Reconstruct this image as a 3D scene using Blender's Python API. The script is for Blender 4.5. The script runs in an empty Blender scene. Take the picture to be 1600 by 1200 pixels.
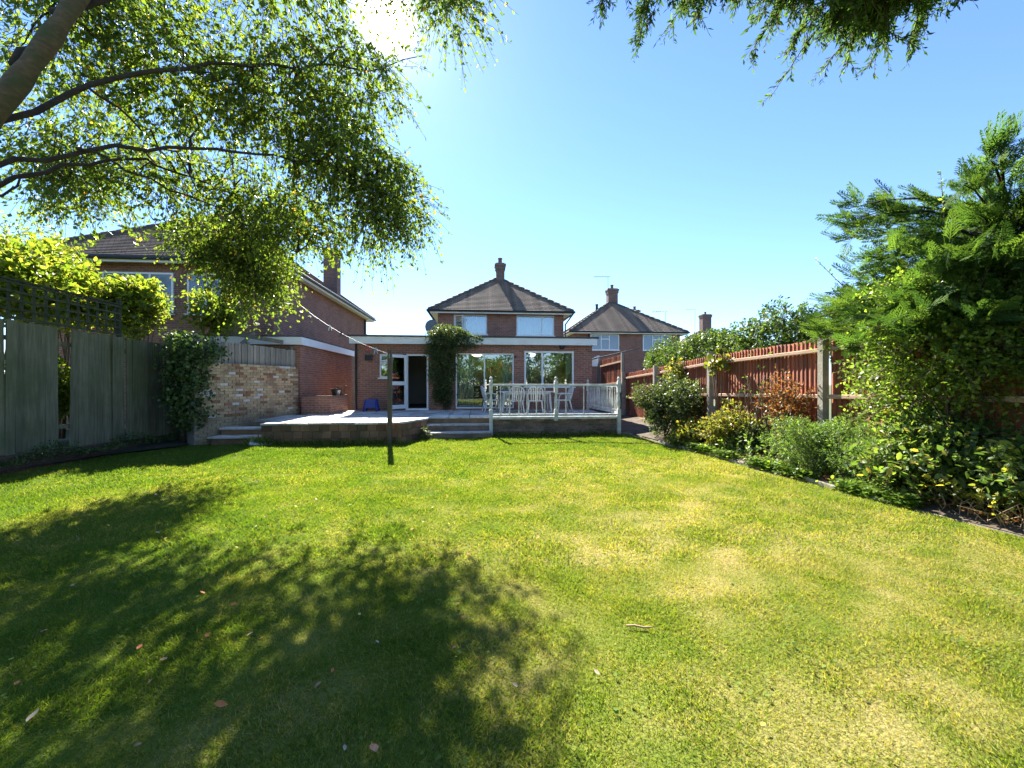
import bpy, math, random
import numpy as np
from mathutils import Vector, Matrix

random.seed(11)
rng = np.random.default_rng(11)
SC = bpy.context.scene
COL = SC.collection
R = math.radians

# ------------------------------------------------------------------ camera
cd = bpy.data.cameras.new('camera')
cam = bpy.data.objects.new('camera', cd)
COL.objects.link(cam)
cam.location = (0, 0, 1.55)
cam.rotation_euler = (R(90), 0, R(-4.9))
cd.sensor_width = 36
cd.lens = 14.4
cd.clip_start = 0.05
cd.clip_end = 1500
SC.camera = cam

# ------------------------------------------------------------------ sky + sun
SUN_EL, SUN_AZ = 40.4, -12.2          # azimuth from +Y towards +X
sd = Vector((math.sin(R(SUN_AZ)) * math.cos(R(SUN_EL)), math.cos(R(SUN_AZ)) * math.cos(R(SUN_EL)), math.sin(R(SUN_EL))))
w = bpy.data.worlds.new('World')
SC.world = w
w.use_nodes = True
nt = w.node_tree
nt.nodes.clear()
out = nt.nodes.new('ShaderNodeOutputWorld')
bg = nt.nodes.new('ShaderNodeBackground')
sky = nt.nodes.new('ShaderNodeTexSky')
sky.sky_type = 'NISHITA'
sky.sun_disc = False
sky.sun_elevation = R(SUN_EL)
sky.sun_rotation = R(SUN_AZ)
sky.altitude = 50
sky.air_density = 1.0
sky.dust_density = 0.05
sky.ozone_density = 3.5
bg.inputs['Strength'].default_value = 0.068
skc = nt.nodes.new('ShaderNodeMix'); skc.data_type = 'RGBA'; skc.blend_type = 'MULTIPLY'; skc.inputs[0].default_value = 1
skc.inputs[7].default_value = (0.78, 0.88, 1.06, 1)
nt.links.new(sky.outputs[0], skc.inputs[6]); nt.links.new(skc.outputs[2], bg.inputs['Color'])
# circumsolar aureole: hazy air around the sun, a function of the angle to the sun only
tc = nt.nodes.new('ShaderNodeTexCoord')
dp = nt.nodes.new('ShaderNodeVectorMath'); dp.operation = 'DOT_PRODUCT'
dp.inputs[1].default_value = sd
nt.links.new(tc.outputs['Generated'], dp.inputs[0])
mx = nt.nodes.new('ShaderNodeMath'); mx.operation = 'MAXIMUM'; mx.inputs[1].default_value = 0
nt.links.new(dp.outputs['Value'], mx.inputs[0])
acc = None
for p, a in ((40, 0.03), (350, 0.12), (3000, 14.0)):
    pw = nt.nodes.new('ShaderNodeMath'); pw.operation = 'POWER'; pw.inputs[1].default_value = p
    nt.links.new(mx.outputs[0], pw.inputs[0])
    ml = nt.nodes.new('ShaderNodeMath'); ml.operation = 'MULTIPLY'; ml.inputs[1].default_value = a
    nt.links.new(pw.outputs[0], ml.inputs[0])
    if acc is None:
        acc = ml
    else:
        ad = nt.nodes.new('ShaderNodeMath'); ad.operation = 'ADD'
        nt.links.new(acc.outputs[0], ad.inputs[0]); nt.links.new(ml.outputs[0], ad.inputs[1]); acc = ad
bg2 = nt.nodes.new('ShaderNodeBackground')
bg2.inputs['Color'].default_value = (1, 0.97, 0.93, 1)
nt.links.new(acc.outputs[0], bg2.inputs['Strength'])
ads = nt.nodes.new('ShaderNodeAddShader')
nt.links.new(bg.outputs[0], ads.inputs[0]); nt.links.new(bg2.outputs[0], ads.inputs[1])
nt.links.new(ads.outputs[0], out.inputs['Surface'])

sl = bpy.data.lights.new('sun', 'SUN')
sl.energy = 5.0
sl.angle = R(0.53)
sl.color = (1.0, 0.95, 0.86)
so = bpy.data.objects.new('sun', sl)
COL.objects.link(so)
so.rotation_euler = sd.to_track_quat('Z', 'Y').to_euler()
so.location = (-6, 30, 30)

SC.view_settings.view_transform = 'Standard'
SC.view_settings.look = 'None'
SC.view_settings.exposure = 2.15
SC.view_settings.gamma = 1
SC.view_settings.use_curve_mapping = False

# ------------------------------------------------------------------ helpers
class MB:
    """collects polygons for one mesh object"""
    def __init__(s):
        s.v = []; s.f = []; s.uv = {}
    def poly(s, pts, uv=None):
        n = len(s.v); s.v += [tuple(p) for p in pts]; s.f.append(tuple(range(n, n + len(pts))))
        if uv: s.uv[len(s.f) - 1] = uv
    def box(s, x0, x1, y0, y1, z0, z1, M=None):
        P = [Vector(p) for p in ((x0,y0,z0),(x1,y0,z0),(x1,y1,z0),(x0,y1,z0),(x0,y0,z1),(x1,y0,z1),(x1,y1,z1),(x0,y1,z1))]
        if M: P = [M @ p for p in P]
        n = len(s.v); s.v += [tuple(p) for p in P]
        for q in ((0,3,2,1),(4,5,6,7),(0,1,5,4),(1,2,6,5),(2,3,7,6),(3,0,4,7)):
            s.f.append(tuple(n + i for i in q))
        return s
    def bar(s, a, b, wx, wz, up=(0,0,1)):
        a = Vector(a); b = Vector(b); d = (b - a); L = d.length; d.normalize()
        u = Vector(up); x = d.cross(u)
        if x.length < 1e-4: x = d.cross(Vector((0,1,0)))
        x.normalize(); z = x.cross(d)
        M = Matrix.Translation(a) @ Matrix((x, d, z)).transposed().to_4x4()
        return s.box(-wx/2, wx/2, 0, L, -wz/2, wz/2, M)
    def tube(s, pts, rad, n=7):
        pts = [Vector(p) for p in pts]; base = len(s.v)
        if not hasattr(rad, '__len__'): rad = [rad] * len(pts)
        px = None
        for i, p in enumerate(pts):
            t = (pts[min(i+1, len(pts)-1)] - pts[max(i-1, 0)]).normalized()
            if px is None:
                px = t.cross(Vector((0.31, 0.2, 0.93)))
                if px.length < 0.1: px = t.cross(Vector((1, 0, 0)))
            px = (px - t * px.dot(t)).normalized(); py = t.cross(px)
            for k in range(n):
                a = 2 * math.pi * k / n
                s.v.append(tuple(p + (px * math.cos(a) + py * math.sin(a)) * rad[i]))
        for i in range(len(pts) - 1):
            for k in range(n):
                a = base + i*n + k; b = base + i*n + (k+1) % n
                s.f.append((a, b, b + n, a + n))
        s.f.append(tuple(base + k for k in reversed(range(n))))
        s.f.append(tuple(base + (len(pts)-1)*n + k for k in range(n)))
        return s
    def lathe(s, prof, c=(0,0,0), n=16):
        base = len(s.v); c = Vector(c)
        for r, z in prof:
            for k in range(n):
                a = 2*math.pi*k/n
                s.v.append((c.x + r*math.cos(a), c.y + r*math.sin(a), c.z + z))
        for i in range(len(prof)-1):
            for k in range(n):
                a = base + i*n + k; b = base + i*n + (k+1) % n
                s.f.append((a, b, b+n, a+n))
        s.f.append(tuple(base + k for k in reversed(range(n))))
        s.f.append(tuple(base + (len(prof)-1)*n + k for k in range(n)))
        return s
    def prism(s, pts, z0, z1):
        lo = [(p[0], p[1], z0) for p in pts]; hi = [(p[0], p[1], z1) for p in pts]
        s.poly(hi); s.poly(lo[::-1])
        for i in range(len(pts)):
            j = (i+1) % len(pts); s.poly([lo[i], lo[j], hi[j], hi[i]])
        return s
    def mesh(s, name, mat, smooth=False):
        me = bpy.data.meshes.new(name)
        me.from_pydata(s.v, [], s.f)
        uvl = me.uv_layers.new(name='metres')
        for p in me.polygons:
            man = s.uv.get(p.index); n = p.normal
            ax, ay, az = abs(n.x), abs(n.y), abs(n.z)
            for k, li in enumerate(p.loop_indices):
                if man: uvl.data[li].uv = man[k]; continue
                c = me.vertices[me.loops[li].vertex_index].co
                if az > ax and az > ay: uvl.data[li].uv = (c.x, c.y)
                elif ax > ay: uvl.data[li].uv = (c.y, c.z)
                else: uvl.data[li].uv = (c.x, c.z)
            p.use_smooth = smooth
        me.materials.append(mat)
        return me
    def build(s, name, mat, parent=None, smooth=False, local=False, bevel=0):
        return link(name, s.mesh(name, mat, smooth), parent, local, bevel)

def link(name, me, parent=None, local=False, bevel=0):
    o = bpy.data.objects.new(name, me)
    COL.objects.link(o)
    if parent is not None:
        o.parent = parent
        if parent.type == 'EMPTY' and not local:
            o.location = -Vector(parent.location)
    if bevel:
        b = o.modifiers.new('bevel', 'BEVEL'); b.width = bevel; b.segments = 2; b.limit_method = 'ANGLE'
    return o

def tag(o, label, cat, group=None, kind=None):
    if label: o['label'] = label
    if cat: o['category'] = cat
    if group: o['group'] = group
    if kind: o['kind'] = kind
    return o

def thing(name, label, cat, loc=(0,0,0), rz=0, group=None):
    o = bpy.data.objects.new(name, None)
    o.empty_display_size = 0.2
    COL.objects.link(o)
    o.location = loc; o.rotation_euler = (0, 0, rz)
    return tag(o, label, cat, group)

def copy_tree(o, parent=None):
    c = o.copy(); COL.objects.link(c)
    if parent is not None: c.parent = parent
    for ch in list(o.children):
        copy_tree(ch, c)
    return c

def struct(o, label=None):
    o['kind'] = 'structure'
    if label: o['label'] = label
    return o

# ------------------------------------------------------------------ materials
def nodes(name):
    m = bpy.data.materials.new(name); m.use_nodes = True
    t = m.node_tree; b = t.nodes['Principled BSDF']
    return m, t, b
def N(t, typ, **kw):
    n = t.nodes.new(typ)
    for k, v in kw.items(): setattr(n, k, v)
    return n
def c4(c): return (c[0], c[1], c[2], 1)
def mixc(t, fac, a, b, mode='MIX'):
    n = N(t, 'ShaderNodeMix', data_type='RGBA', blend_type=mode)
    for sock, val in ((n.inputs[0], fac), (n.inputs[6], a), (n.inputs[7], b)):
        if hasattr(val, 'is_linked'): t.links.new(val, sock)
        elif isinstance(val, (int, float)): sock.default_value = val
        else: sock.default_value = c4(val)
    return n.outputs[2]
def noise(t, scale, detail=5, vec=None, rough=0.6):
    n = N(t, 'ShaderNodeTexNoise'); n.inputs['Scale'].default_value = scale
    n.inputs['Detail'].default_value = detail; n.inputs['Roughness'].default_value = rough
    if vec is not None: t.links.new(vec, n.inputs['Vector'])
    return n.outputs['Fac']
def ramp(t, fac, stops):
    r = N(t, 'ShaderNodeValToRGB'); e = r.color_ramp.elements
    e[0].position, e[0].color = stops[0][0], c4(stops[0][1])
    e[1].position, e[1].color = stops[-1][0], c4(stops[-1][1])
    for p, c in stops[1:-1]:
        x = e.new(p); x.color = c4(c)
    t.links.new(fac, r.inputs[0]); return r.outputs[0]
def worldpos(t): return N(t, 'ShaderNodeNewGeometry').outputs['Position']
def bump(t, b, h, strength, dist=0.01):
    n = N(t, 'ShaderNodeBump'); n.inputs['Strength'].default_value = strength; n.inputs['Distance'].default_value = dist
    t.links.new(h, n.inputs['Height']); t.links.new(n.outputs[0], b.inputs['Normal'])
def scaled(t, vec, s):
    m = N(t, 'ShaderNodeVectorMath', operation='MULTIPLY'); m.inputs[1].default_value = s
    t.links.new(vec, m.inputs[0]); return m.outputs[0]

def M(name, c1, c2, scale=6, rough=0.8, bmp=0.2, streak=(1,1,1), c3=None, s3=1.2, a3=0.6, rndv=0.0, spec=0.3, metal=0):
    """two colours through noise, optional stain colour, optional variation from object to object"""
    m, t, b = nodes(name)
    wp = scaled(t, worldpos(t), streak)
    if rndv:
        oi = N(t, 'ShaderNodeObjectInfo')
        off = N(t, 'ShaderNodeVectorMath', operation='SCALE'); t.links.new(oi.outputs['Random'], off.inputs['Scale'])
        off.inputs[0].default_value = (37, 51, 23)
        ad = N(t, 'ShaderNodeVectorMath', operation='ADD'); t.links.new(wp, ad.inputs[0]); t.links.new(off.outputs[0], ad.inputs[1]); wp = ad.outputs[0]
    f = noise(t, scale, 6, wp)
    col = ramp(t, f, [(0.3, c1), (0.7, c2)])
    if c3 is not None:
        f3 = noise(t, s3, 5, worldpos(t))
        mk = ramp(t, f3, [(0.45, (0,0,0)), (0.65, (a3,)*3)])
        col = mixc(t, mk, col, c3)
    if rndv:
        hs = N(t, 'ShaderNodeHueSaturation')
        mr = N(t, 'ShaderNodeMapRange'); mr.inputs['To Min'].default_value = 1-rndv; mr.inputs['To Max'].default_value = 1+rndv
        t.links.new(oi.outputs['Random'], mr.inputs[0]); t.links.new(mr.outputs[0], hs.inputs['Value']); t.links.new(col, hs.inputs['Color'])
        col = hs.outputs[0]
    t.links.new(col, b.inputs['Base Color'])
    b.inputs['Roughness'].default_value = rough
    b.inputs['Specular IOR Level'].default_value = spec
    b.inputs['Metallic'].default_value = metal
    if bmp: bump(t, b, f, bmp)
    return m

def brickmat(name, c1, c2, mortar, bw=0.225, bh=0.075, ms=0.011, dirt=(0.08,0.07,0.06), da=0.45, rough=0.9):
    m, t, b = nodes(name)
    uv = N(t, 'ShaderNodeUVMap'); uv.uv_map = 'metres'
    bt = N(t, 'ShaderNodeTexBrick')
    bt.inputs['Scale'].default_value = 1
    bt.inputs['Brick Width'].default_value = bw; bt.inputs['Row Height'].default_value = bh
    bt.inputs['Mortar Size'].default_value = ms; bt.inputs['Mortar Smooth'].default_value = 0.3; bt.inputs['Bias'].default_value = -0.1
    bt.inputs['Color1'].default_value = c4(c1); bt.inputs['Color2'].default_value = c4(c2); bt.inputs['Mortar'].default_value = c4(mortar)
    t.links.new(uv.outputs[0], bt.inputs['Vector'])
    f = noise(t, 1.3, 7, worldpos(t), 0.7); f2 = noise(t, 26, 4, worldpos(t))
    col = mixc(t, ramp(t, f, [(0.4, (0,0,0)), (0.75, (da,)*3)]), bt.outputs['Color'], dirt)
    col = mixc(t, 0.35, col, ramp(t, f2, [(0.3, (0.35,)*3), (0.7, (1.3,)*3)]), 'MULTIPLY')
    t.links.new(col, b.inputs['Base Color']); b.inputs['Roughness'].default_value = rough; b.inputs['Specular IOR Level'].default_value = 0.2
    inv = N(t, 'ShaderNodeMath', operation='SUBTRACT'); inv.inputs[0].default_value = 1; t.links.new(bt.outputs['Fac'], inv.inputs[1])
    bump(t, b, inv.outputs[0], 0.6, 0.008)
    return m

def leafmat(name, stops, trans=0.45, tcol=(1.25, 1.25, 0.6), rough=0.45, spec=0.35):
    """leaf colours by leaf, part of the light shines through"""
    m, t, b = nodes(name)
    a = N(t, 'ShaderNodeAttribute'); a.attribute_name = 'rnd'
    col = ramp(t, a.outputs['Fac'], stops)
    t.links.new(col, b.inputs['Base Color']); b.inputs['Roughness'].default_value = rough; b.inputs['Specular IOR Level'].default_value = spec
    tr = N(t, 'ShaderNodeBsdfTranslucent')
    t.links.new(mixc(t, 1.0, col, tcol, 'MULTIPLY'), tr.inputs['Color'])
    mx = N(t, 'ShaderNodeMixShader'); mx.inputs[0].default_value = trans
    t.links.new(b.outputs[0], mx.inputs[1]); t.links.new(tr.outputs[0], mx.inputs[2])
    t.links.new(mx.outputs[0], t.nodes['Material Output'].inputs['Surface'])
    return m

def glassmat(name, tint=(0.85, 0.92, 0.9)):
    m, t, b = nodes(name)
    t.nodes.remove(b)
    tr = N(t, 'ShaderNodeBsdfTransparent'); tr.inputs[0].default_value = c4(tint)
    gl = N(t, 'ShaderNodeBsdfGlossy'); gl.inputs['Roughness'].default_value = 0.01
    fr = N(t, 'ShaderNodeFresnel'); fr.inputs[0].default_value = 1.7
    mp = N(t, 'ShaderNodeMath', operation='MULTIPLY_ADD'); mp.inputs[1].default_value = 1.6; mp.inputs[2].default_value = 0.08
    t.links.new(fr.outputs[0], mp.inputs[0])
    mx = N(t, 'ShaderNodeMixShader'); t.links.new(mp.outputs[0], mx.inputs[0])
    t.links.new(tr.outputs[0], mx.inputs[1]); t.links.new(gl.outputs[0], mx.inputs[2])
    t.links.new(mx.outputs[0], t.nodes['Material Output'].inputs['Surface'])
    return m

RED_BRICK = brickmat('red_brick', (0.30, 0.115, 0.075), (0.43, 0.18, 0.115), (0.34, 0.28, 0.23))
DARK_BRICK = brickmat('dark_brick', (0.26, 0.10, 0.068), (0.37, 0.155, 0.10), (0.32, 0.26, 0.22))
CHIM_BRICK = brickmat('chimney_brick', (0.16, 0.09, 0.07), (0.24, 0.13, 0.1), (0.25, 0.22, 0.2))
TILE = brickmat('roof_tile', (0.16, 0.115, 0.09), (0.36, 0.26, 0.20), (0.06, 0.05, 0.04), bw=0.2, bh=0.5, ms=0.012, dirt=(0.3, 0.28, 0.2), da=0.6)
TILE_L = brickmat('roof_tile_brown', (0.14, 0.105, 0.09), (0.28, 0.2, 0.165), (0.05, 0.04, 0.035), bw=0.17, bh=0.5, ms=0.008, dirt=(0.15, 0.14, 0.12), da=0.5)
ORANGE_TILE = brickmat('orange_roof_tile', (0.42, 0.14, 0.07), (0.5, 0.19, 0.09), (0.2, 0.09, 0.06), bw=0.2, bh=0.3)
UPVC = M('white_upvc', (0.78, 0.79, 0.78), (0.84, 0.84, 0.83), 3, 0.35, 0, spec=0.5)
PAINT = M('white_painted_wood', (0.6, 0.6, 0.53), (0.74, 0.73, 0.67), 9, 0.6, 0.1, c3=(0.34, 0.33, 0.25), s3=6, a3=0.7)
FASCIA = M('fascia_board', (0.72, 0.74, 0.68), (0.8, 0.81, 0.76), 4, 0.5, 0.05, c3=(0.45, 0.45, 0.38), s3=2, a3=0.4)
FELT = M('roof_felt', (0.05, 0.05, 0.05), (0.1, 0.095, 0.09), 12, 0.95, 0.3)
GUTTER = M('black_gutter', (0.02, 0.02, 0.022), (0.035, 0.035, 0.035), 4, 0.45, 0)
LEAD = M('ridge_tile', (0.07, 0.055, 0.05), (0.13, 0.1, 0.085), 8, 0.9, 0.3, c3=(0.2, 0.18, 0.12), s3=3)
PLASTER = M('interior_plaster', (0.55, 0.52, 0.47), (0.6, 0.57, 0.52), 2, 0.9, 0)
CARPET = M('interior_floor', (0.16, 0.12, 0.09), (0.2, 0.15, 0.11), 20, 0.9, 0)
CURTAIN = M('curtain_cloth', (0.62, 0.66, 0.58), (0.72, 0.75, 0.68), 6, 0.9, 0.1)
BLIND = M('blind_cloth', (0.66, 0.68, 0.68), (0.74, 0.75, 0.74), 6, 0.9, 0)
SOFA = M('dark_sofa', (0.02, 0.025, 0.04), (0.035, 0.04, 0.06), 6, 0.8, 0.1)
GLASS = glassmat('window_glass')
DARKGLASS = M('far_window_glass', (0.1, 0.14, 0.2), (0.14, 0.18, 0.24), 1, 0.06, 0, spec=0.9)
SLAB = M('paving_slab', (0.5, 0.465, 0.42), (0.66, 0.62, 0.56), 14, 0.85, 0.25, c3=(0.24, 0.21, 0.16), s3=2.6, a3=0.75, rndv=0.28)
RENDER = M('stained_render', (0.17, 0.095, 0.055), (0.27, 0.155, 0.09), 3, 0.95, 0.4, c3=(0.10, 0.09, 0.045), s3=2.5, a3=0.7, rndv=.3)
TWALL = M('terrace_brick', (0.2, 0.13, 0.10), (0.34, 0.24, 0.19), 25, 0.95, 0.4, c3=(0.07, 0.075, 0.045), s3=1.8, a3=0.6, rndv=0.3)
MORTAR = M('old_mortar', (0.2, 0.18, 0.15), (0.3, 0.27, 0.23), 20, 0.95, 0.3, c3=(0.1, 0.1, 0.07), s3=2)
STOCK = M('yellow_stock_brick', (0.38, 0.27, 0.15), (0.55, 0.42, 0.26), 18, 0.95, 0.5, c3=(0.2, 0.12, 0.08), s3=3, a3=0.5, rndv=0.2)
STOCK2 = M('pale_stock_brick', (0.5, 0.46, 0.4), (0.6, 0.56, 0.5), 18, 0.95, 0.4, rndv=0.15)
STOCK3 = M('red_stock_brick', (0.24, 0.12, 0.07), (0.33, 0.18, 0.1), 18, 0.95, 0.4, rndv=0.25)
REDWOOD = M('red_fence_board', (0.27, 0.075, 0.036), (0.4, 0.13, 0.062), 5, 0.75, 0.5, (9, 9, 0.7), c3=(0.16, 0.075, 0.05), s3=2, a3=0.6, rndv=0.25)
RAILWOOD = M('fence_rail_wood', (0.36, 0.22, 0.13), (0.48, 0.33, 0.22), 6, 0.8, 0.4, (5, 0.8, 9), rndv=0.15)
CONC = M('concrete_post', (0.34, 0.3, 0.24), (0.46, 0.41, 0.34), 30, 0.95, 0.5, c3=(0.27, 0.25, 0.15), s3=4, a3=0.7)
OLDWOOD = M('weathered_fence_board', (0.10, 0.096, 0.06), (0.205, 0.195, 0.125), 4, 0.9, 0.5, (7, 7, 0.5), c3=(0.09, 0.105, 0.05), s3=1.1, a3=0.75, rndv=0.22)
GREYWOOD = M('grey_fence_pale', (0.2, 0.18, 0.145), (0.34, 0.305, 0.25), 5, 0.9, 0.5, (8, 8, 0.7), rndv=0.25)
TRELLIS = M('trellis_wood', (0.035, 0.042, 0.022), (0.07, 0.075, 0.045), 6, 0.9, 0.3, rndv=0.2)
POSTWOOD = M('post_wood', (0.09, 0.065, 0.045), (0.17, 0.13, 0.09), 5, 0.9, 0.5, (8, 8, 0.7))
SOIL = M('soil', (0.05, 0.038, 0.026), (0.10, 0.075, 0.05), 18, 1.0, 0.8, c3=(0.17, 0.13, 0.085), s3=3, a3=0.5)
PATH = M('damp_soil', (0.035, 0.035, 0.03), (0.07, 0.065, 0.05), 12, 0.95, 0.6, c3=(0.05, 0.065, 0.03), s3=2)
EDGE = M('edging_stone', (0.25, 0.22, 0.17), (0.38, 0.33, 0.27), 16, 0.95, 0.5, c3=(0.16, 0.15, 0.08), s3=5, rndv=0.15)
FARGROUND = M('far_ground', (0.06, 0.075, 0.03), (0.1, 0.11, 0.05), 0.7, 1.0, 0)
PLASTIC = M('white_plastic', (0.58, 0.59, 0.54), (0.68, 0.68, 0.63), 5, 0.5, 0, c3=(0.45, 0.45, 0.38), s3=5, a3=.5, spec=0.4)
BLUE = M('blue_plastic', (0.008, 0.03, 0.2), (0.014, 0.045, 0.27), 4, 0.4, 0, spec=0.5)
REDP = M('red_plastic', (0.6, 0.03, 0.03), (0.7, 0.05, 0.05), 4, 0.4, 0)
BLUEP = M('pale_blue_plastic', (0.3, 0.45, 0.7), (0.35, 0.5, 0.75), 4, 0.4, 0)
LINE = M('line_cord', (0.22, 0.22, 0.2), (0.3, 0.3, 0.28), 4, 0.6, 0)
DISH = M('dish_metal', (0.13, 0.135, 0.14), (0.19, 0.19, 0.2), 6, 0.5, 0)
ALU = M('aerial_metal', (0.35, 0.35, 0.36), (0.45, 0.45, 0.46), 6, 0.4, 0, metal=0.6)
TERRA = M('pot_clay', (0.16, 0.07, 0.05), (0.24, 0.11, 0.07), 9, 0.9, 0.2)
BARK = M('birch_bark', (0.075, 0.05, 0.032), (0.17, 0.115, 0.07), 9, 0.9, 0.8, (1, 1, 3), c3=(0.06, 0.07, 0.03), s3=4, a3=0.8)
TWIG = M('twig_bark', (0.035, 0.026, 0.02), (0.06, 0.045, 0.033), 9, 0.9, 0.2)
STEM = M('plant_stem', (0.12, 0.08, 0.05), (0.2, 0.14, 0.09), 9, 0.9, 0.2)
DRYSTEM = M('dry_stalk', (0.3, 0.2, 0.11), (0.42, 0.29, 0.16), 9, 0.9, 0.2)

L_BIRCH = leafmat('birch_leaf', [(0, (0.045, 0.075, 0.015)), (0.5, (0.09, 0.135, 0.028)), (0.9, (0.16, 0.185, 0.04)), (1, (0.42, 0.2, 0.04))], 0.62, (2.0, 2.05, 0.65))
L_LIME = leafmat('lime_leaf', [(0, (0.09, 0.15, 0.02)), (0.6, (0.18, 0.24, 0.035)), (1, (0.3, 0.28, 0.05))], 0.6, (1.6, 1.6, 0.6))
L_HEDGE = leafmat('hedge_leaf', [(0, (0.03, 0.06, 0.015)), (0.6, (0.075, 0.135, 0.025)), (1, (0.15, 0.21, 0.04))], 0.5)
L_DARK = leafmat('dark_leaf', [(0, (0.04, 0.065, 0.022)), (0.7, (0.10, 0.145, 0.045)), (1, (0.2, 0.24, 0.09))], 0.45)
L_IVY = leafmat('ivy_leaf', [(0, (0.035, 0.075, 0.02)), (0.7, (0.075, 0.14, 0.035)), (1, (0.18, 0.22, 0.07))], 0.35)
L_YELLOW = leafmat('yellow_green_leaf', [(0, (0.09, 0.12, 0.02)), (0.6, (0.2, 0.22, 0.035)), (1, (0.42, 0.33, 0.05))], 0.5)
L_ORANGE = leafmat('autumn_leaf', [(0, (0.12, 0.06, 0.03)), (0.5, (0.26, 0.105, 0.035)), (0.85, (0.36, 0.2, 0.05)), (1, (0.14, 0.17, 0.04))], 0.5, (1.2, 1.0, 0.6))
L_FERN = leafmat('feathery_leaf', [(0, (0.08, 0.15, 0.04)), (0.6, (0.15, 0.26, 0.065)), (1, (0.24, 0.35, 0.1))], 0.5, (1.5, 1.5, .6))
L_BRAMBLE = leafmat('bramble_leaf', [(0, (0.05, 0.095, 0.028)), (0.6, (0.12, 0.195, 0.05)), (0.93, (0.22, 0.28, 0.07)), (1, (0.45, 0.34, 0.07))], 0.5, (1.5, 1.5, .6))
L_BRIGHT = leafmat('bright_leaf', [(0, (0.065, 0.125, 0.022)), (0.6, (0.15, 0.24, 0.04)), (1, (0.29, 0.37, 0.07))], 0.55, (1.5, 1.55, .55))
L_CONIFER = leafmat('conifer_spray', [(0, (0.03, 0.065, 0.02)), (0.6, (0.065, 0.125, 0.03)), (1, (0.12, 0.19, 0.045))], 0.5, (1.5, 1.5, .6), rough=0.8, spec=.08)
L_CONIFER2 = leafmat('cypress_spray', [(0, (0.035, 0.05, 0.018)), (0.6, (0.075, 0.10, 0.03)), (1, (0.16, 0.18, 0.05))], 0.45, rough=0.8, spec=.08)

# ------------------------------------------------------------------ lawn materials
_gr = np.random.default_rng(5).random((97, 97))
def vnoise(x, y, s):
    """smooth value noise"""
    x = np.asarray(x, float)/s+31.7; y = np.asarray(y, float)/s+17.3; i = np.floor(x).astype(int); j = np.floor(y).astype(int)
    u = x-i; v = y-j; u = u*u*(3-2*u); v = v*v*(3-2*v); g = lambda a, b: _gr[a % 97, b % 97]
    return (g(i, j)*(1-u)+g(i+1, j)*u)*(1-v)+(g(i, j+1)*(1-u)+g(i+1, j+1)*u)*v
def dryness(x, y):
    """how dry and straw coloured the turf is: more on the open right side, lush near the terrace and under the birch"""
    d = .30*vnoise(x, y*.8, 1.6)+.34*vnoise(x+9, y, .5)+.36*vnoise(x-5, y+3, .16)
    d = .48+(d-.5)*.58
    return d+np.interp(x, [-6, -1.5, 1.5, 5], [-.10, -.05, .05, .05])+np.interp(y, [3, 8, 11.5], [.03, -.02, -.12])
def lawn_mat(name, blade):
    m, t, b = nodes(name)
    at = N(t, 'ShaderNodeAttribute'); at.attribute_name = 'rnd'; k = 1.02 if blade else 0.66
    st = [(0.2, (0.085, 0.15, 0.022)), (0.42, (0.145, 0.205, 0.028)), (0.58, (0.215, 0.235, 0.045)), (0.78, (0.36, 0.31, 0.11)), (1.0, (0.44, 0.33, 0.15))]
    col = ramp(t, at.outputs['Fac'], [(p, (c[0]*k, c[1]*k, c[2]*k)) for p, c in st])
    t.links.new(col, b.inputs['Base Color']); b.inputs['Roughness'].default_value = 0.6 if blade else 1.0
    b.inputs['Specular IOR Level'].default_value = 0.2 if blade else 0.05
    if blade:
        tr = N(t, 'ShaderNodeBsdfTranslucent'); t.links.new(mixc(t, 1.0, col, (1.3, 1.35, 0.45), 'MULTIPLY'), tr.inputs['Color'])
        mx = N(t, 'ShaderNodeMixShader'); mx.inputs[0].default_value = 0.5
        t.links.new(b.outputs[0], mx.inputs[1]); t.links.new(tr.outputs[0], mx.inputs[2])
        t.links.new(mx.outputs[0], t.nodes['Material Output'].inputs['Surface'])
    else:
        bump(t, b, noise(t, 60, 4, worldpos(t)), 0.8, 0.02)
    return m
TURF = lawn_mat('lawn_turf', False)
BLADE = lawn_mat('grass_blade', True)

# ------------------------------------------------------------------ ground
g = MB(); g.poly([(-500, -500, -0.02), (500, -500, -0.02), (500, 700, -0.02), (-500, 700, -0.02)])
struct(g.build('ground', FARGROUND), 'open ground of the surrounding gardens')

LAWN = [(-8.1, -6), (-8.02, 7.5), (-7.75, 9.3), (-6.9, 10.75), (-5.35, 10.75), (-1.9, 10.75), (-1.4, 11.6), (0.4, 11.6), (0.45, 12.0), (4.3, 12.0), (4.62, 11.4),
        (4.75, 9.6), (4.9, 8.4), (5.02, 6.7), (5.1, 4.6), (5.27, 3.5), (5.4, 1.5), (5.5, -6)]
def gh(x, y):
    """gentle unevenness of the lawn"""
    return 0.025*np.sin(0.9*x+0.4)*np.cos(0.7*y) + 0.012*np.sin(2.3*x-1.1*y)
def inside(x, y, poly):
    r = np.zeros(len(x), bool); n = len(poly)
    for i in range(n):
        x0, y0 = poly[i]; x1, y1 = poly[(i+1) % n]
        c = ((y0 > y) != (y1 > y)) & (x < (x1-x0)*(y-y0)/((y1-y0) if y1 != y0 else 1e-9)+x0)
        r ^= c
    return r
lm = MB()
nx, ny = 180, 200
xs = np.linspace(-9.2, 6.6, nx); ys = np.linspace(-6, 12.4, ny)
for j in range(ny):
    for i in range(nx): lm.v.append((float(xs[i]), float(ys[j]), 0.03 + float(gh(xs[i], ys[j]))))
for j in range(ny-1):
    for i in range(nx-1): lm.f.append((j*nx+i, j*nx+i+1, (j+1)*nx+i+1, (j+1)*nx+i))
lawn = lm.build('lawn', TURF, smooth=True)
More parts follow.
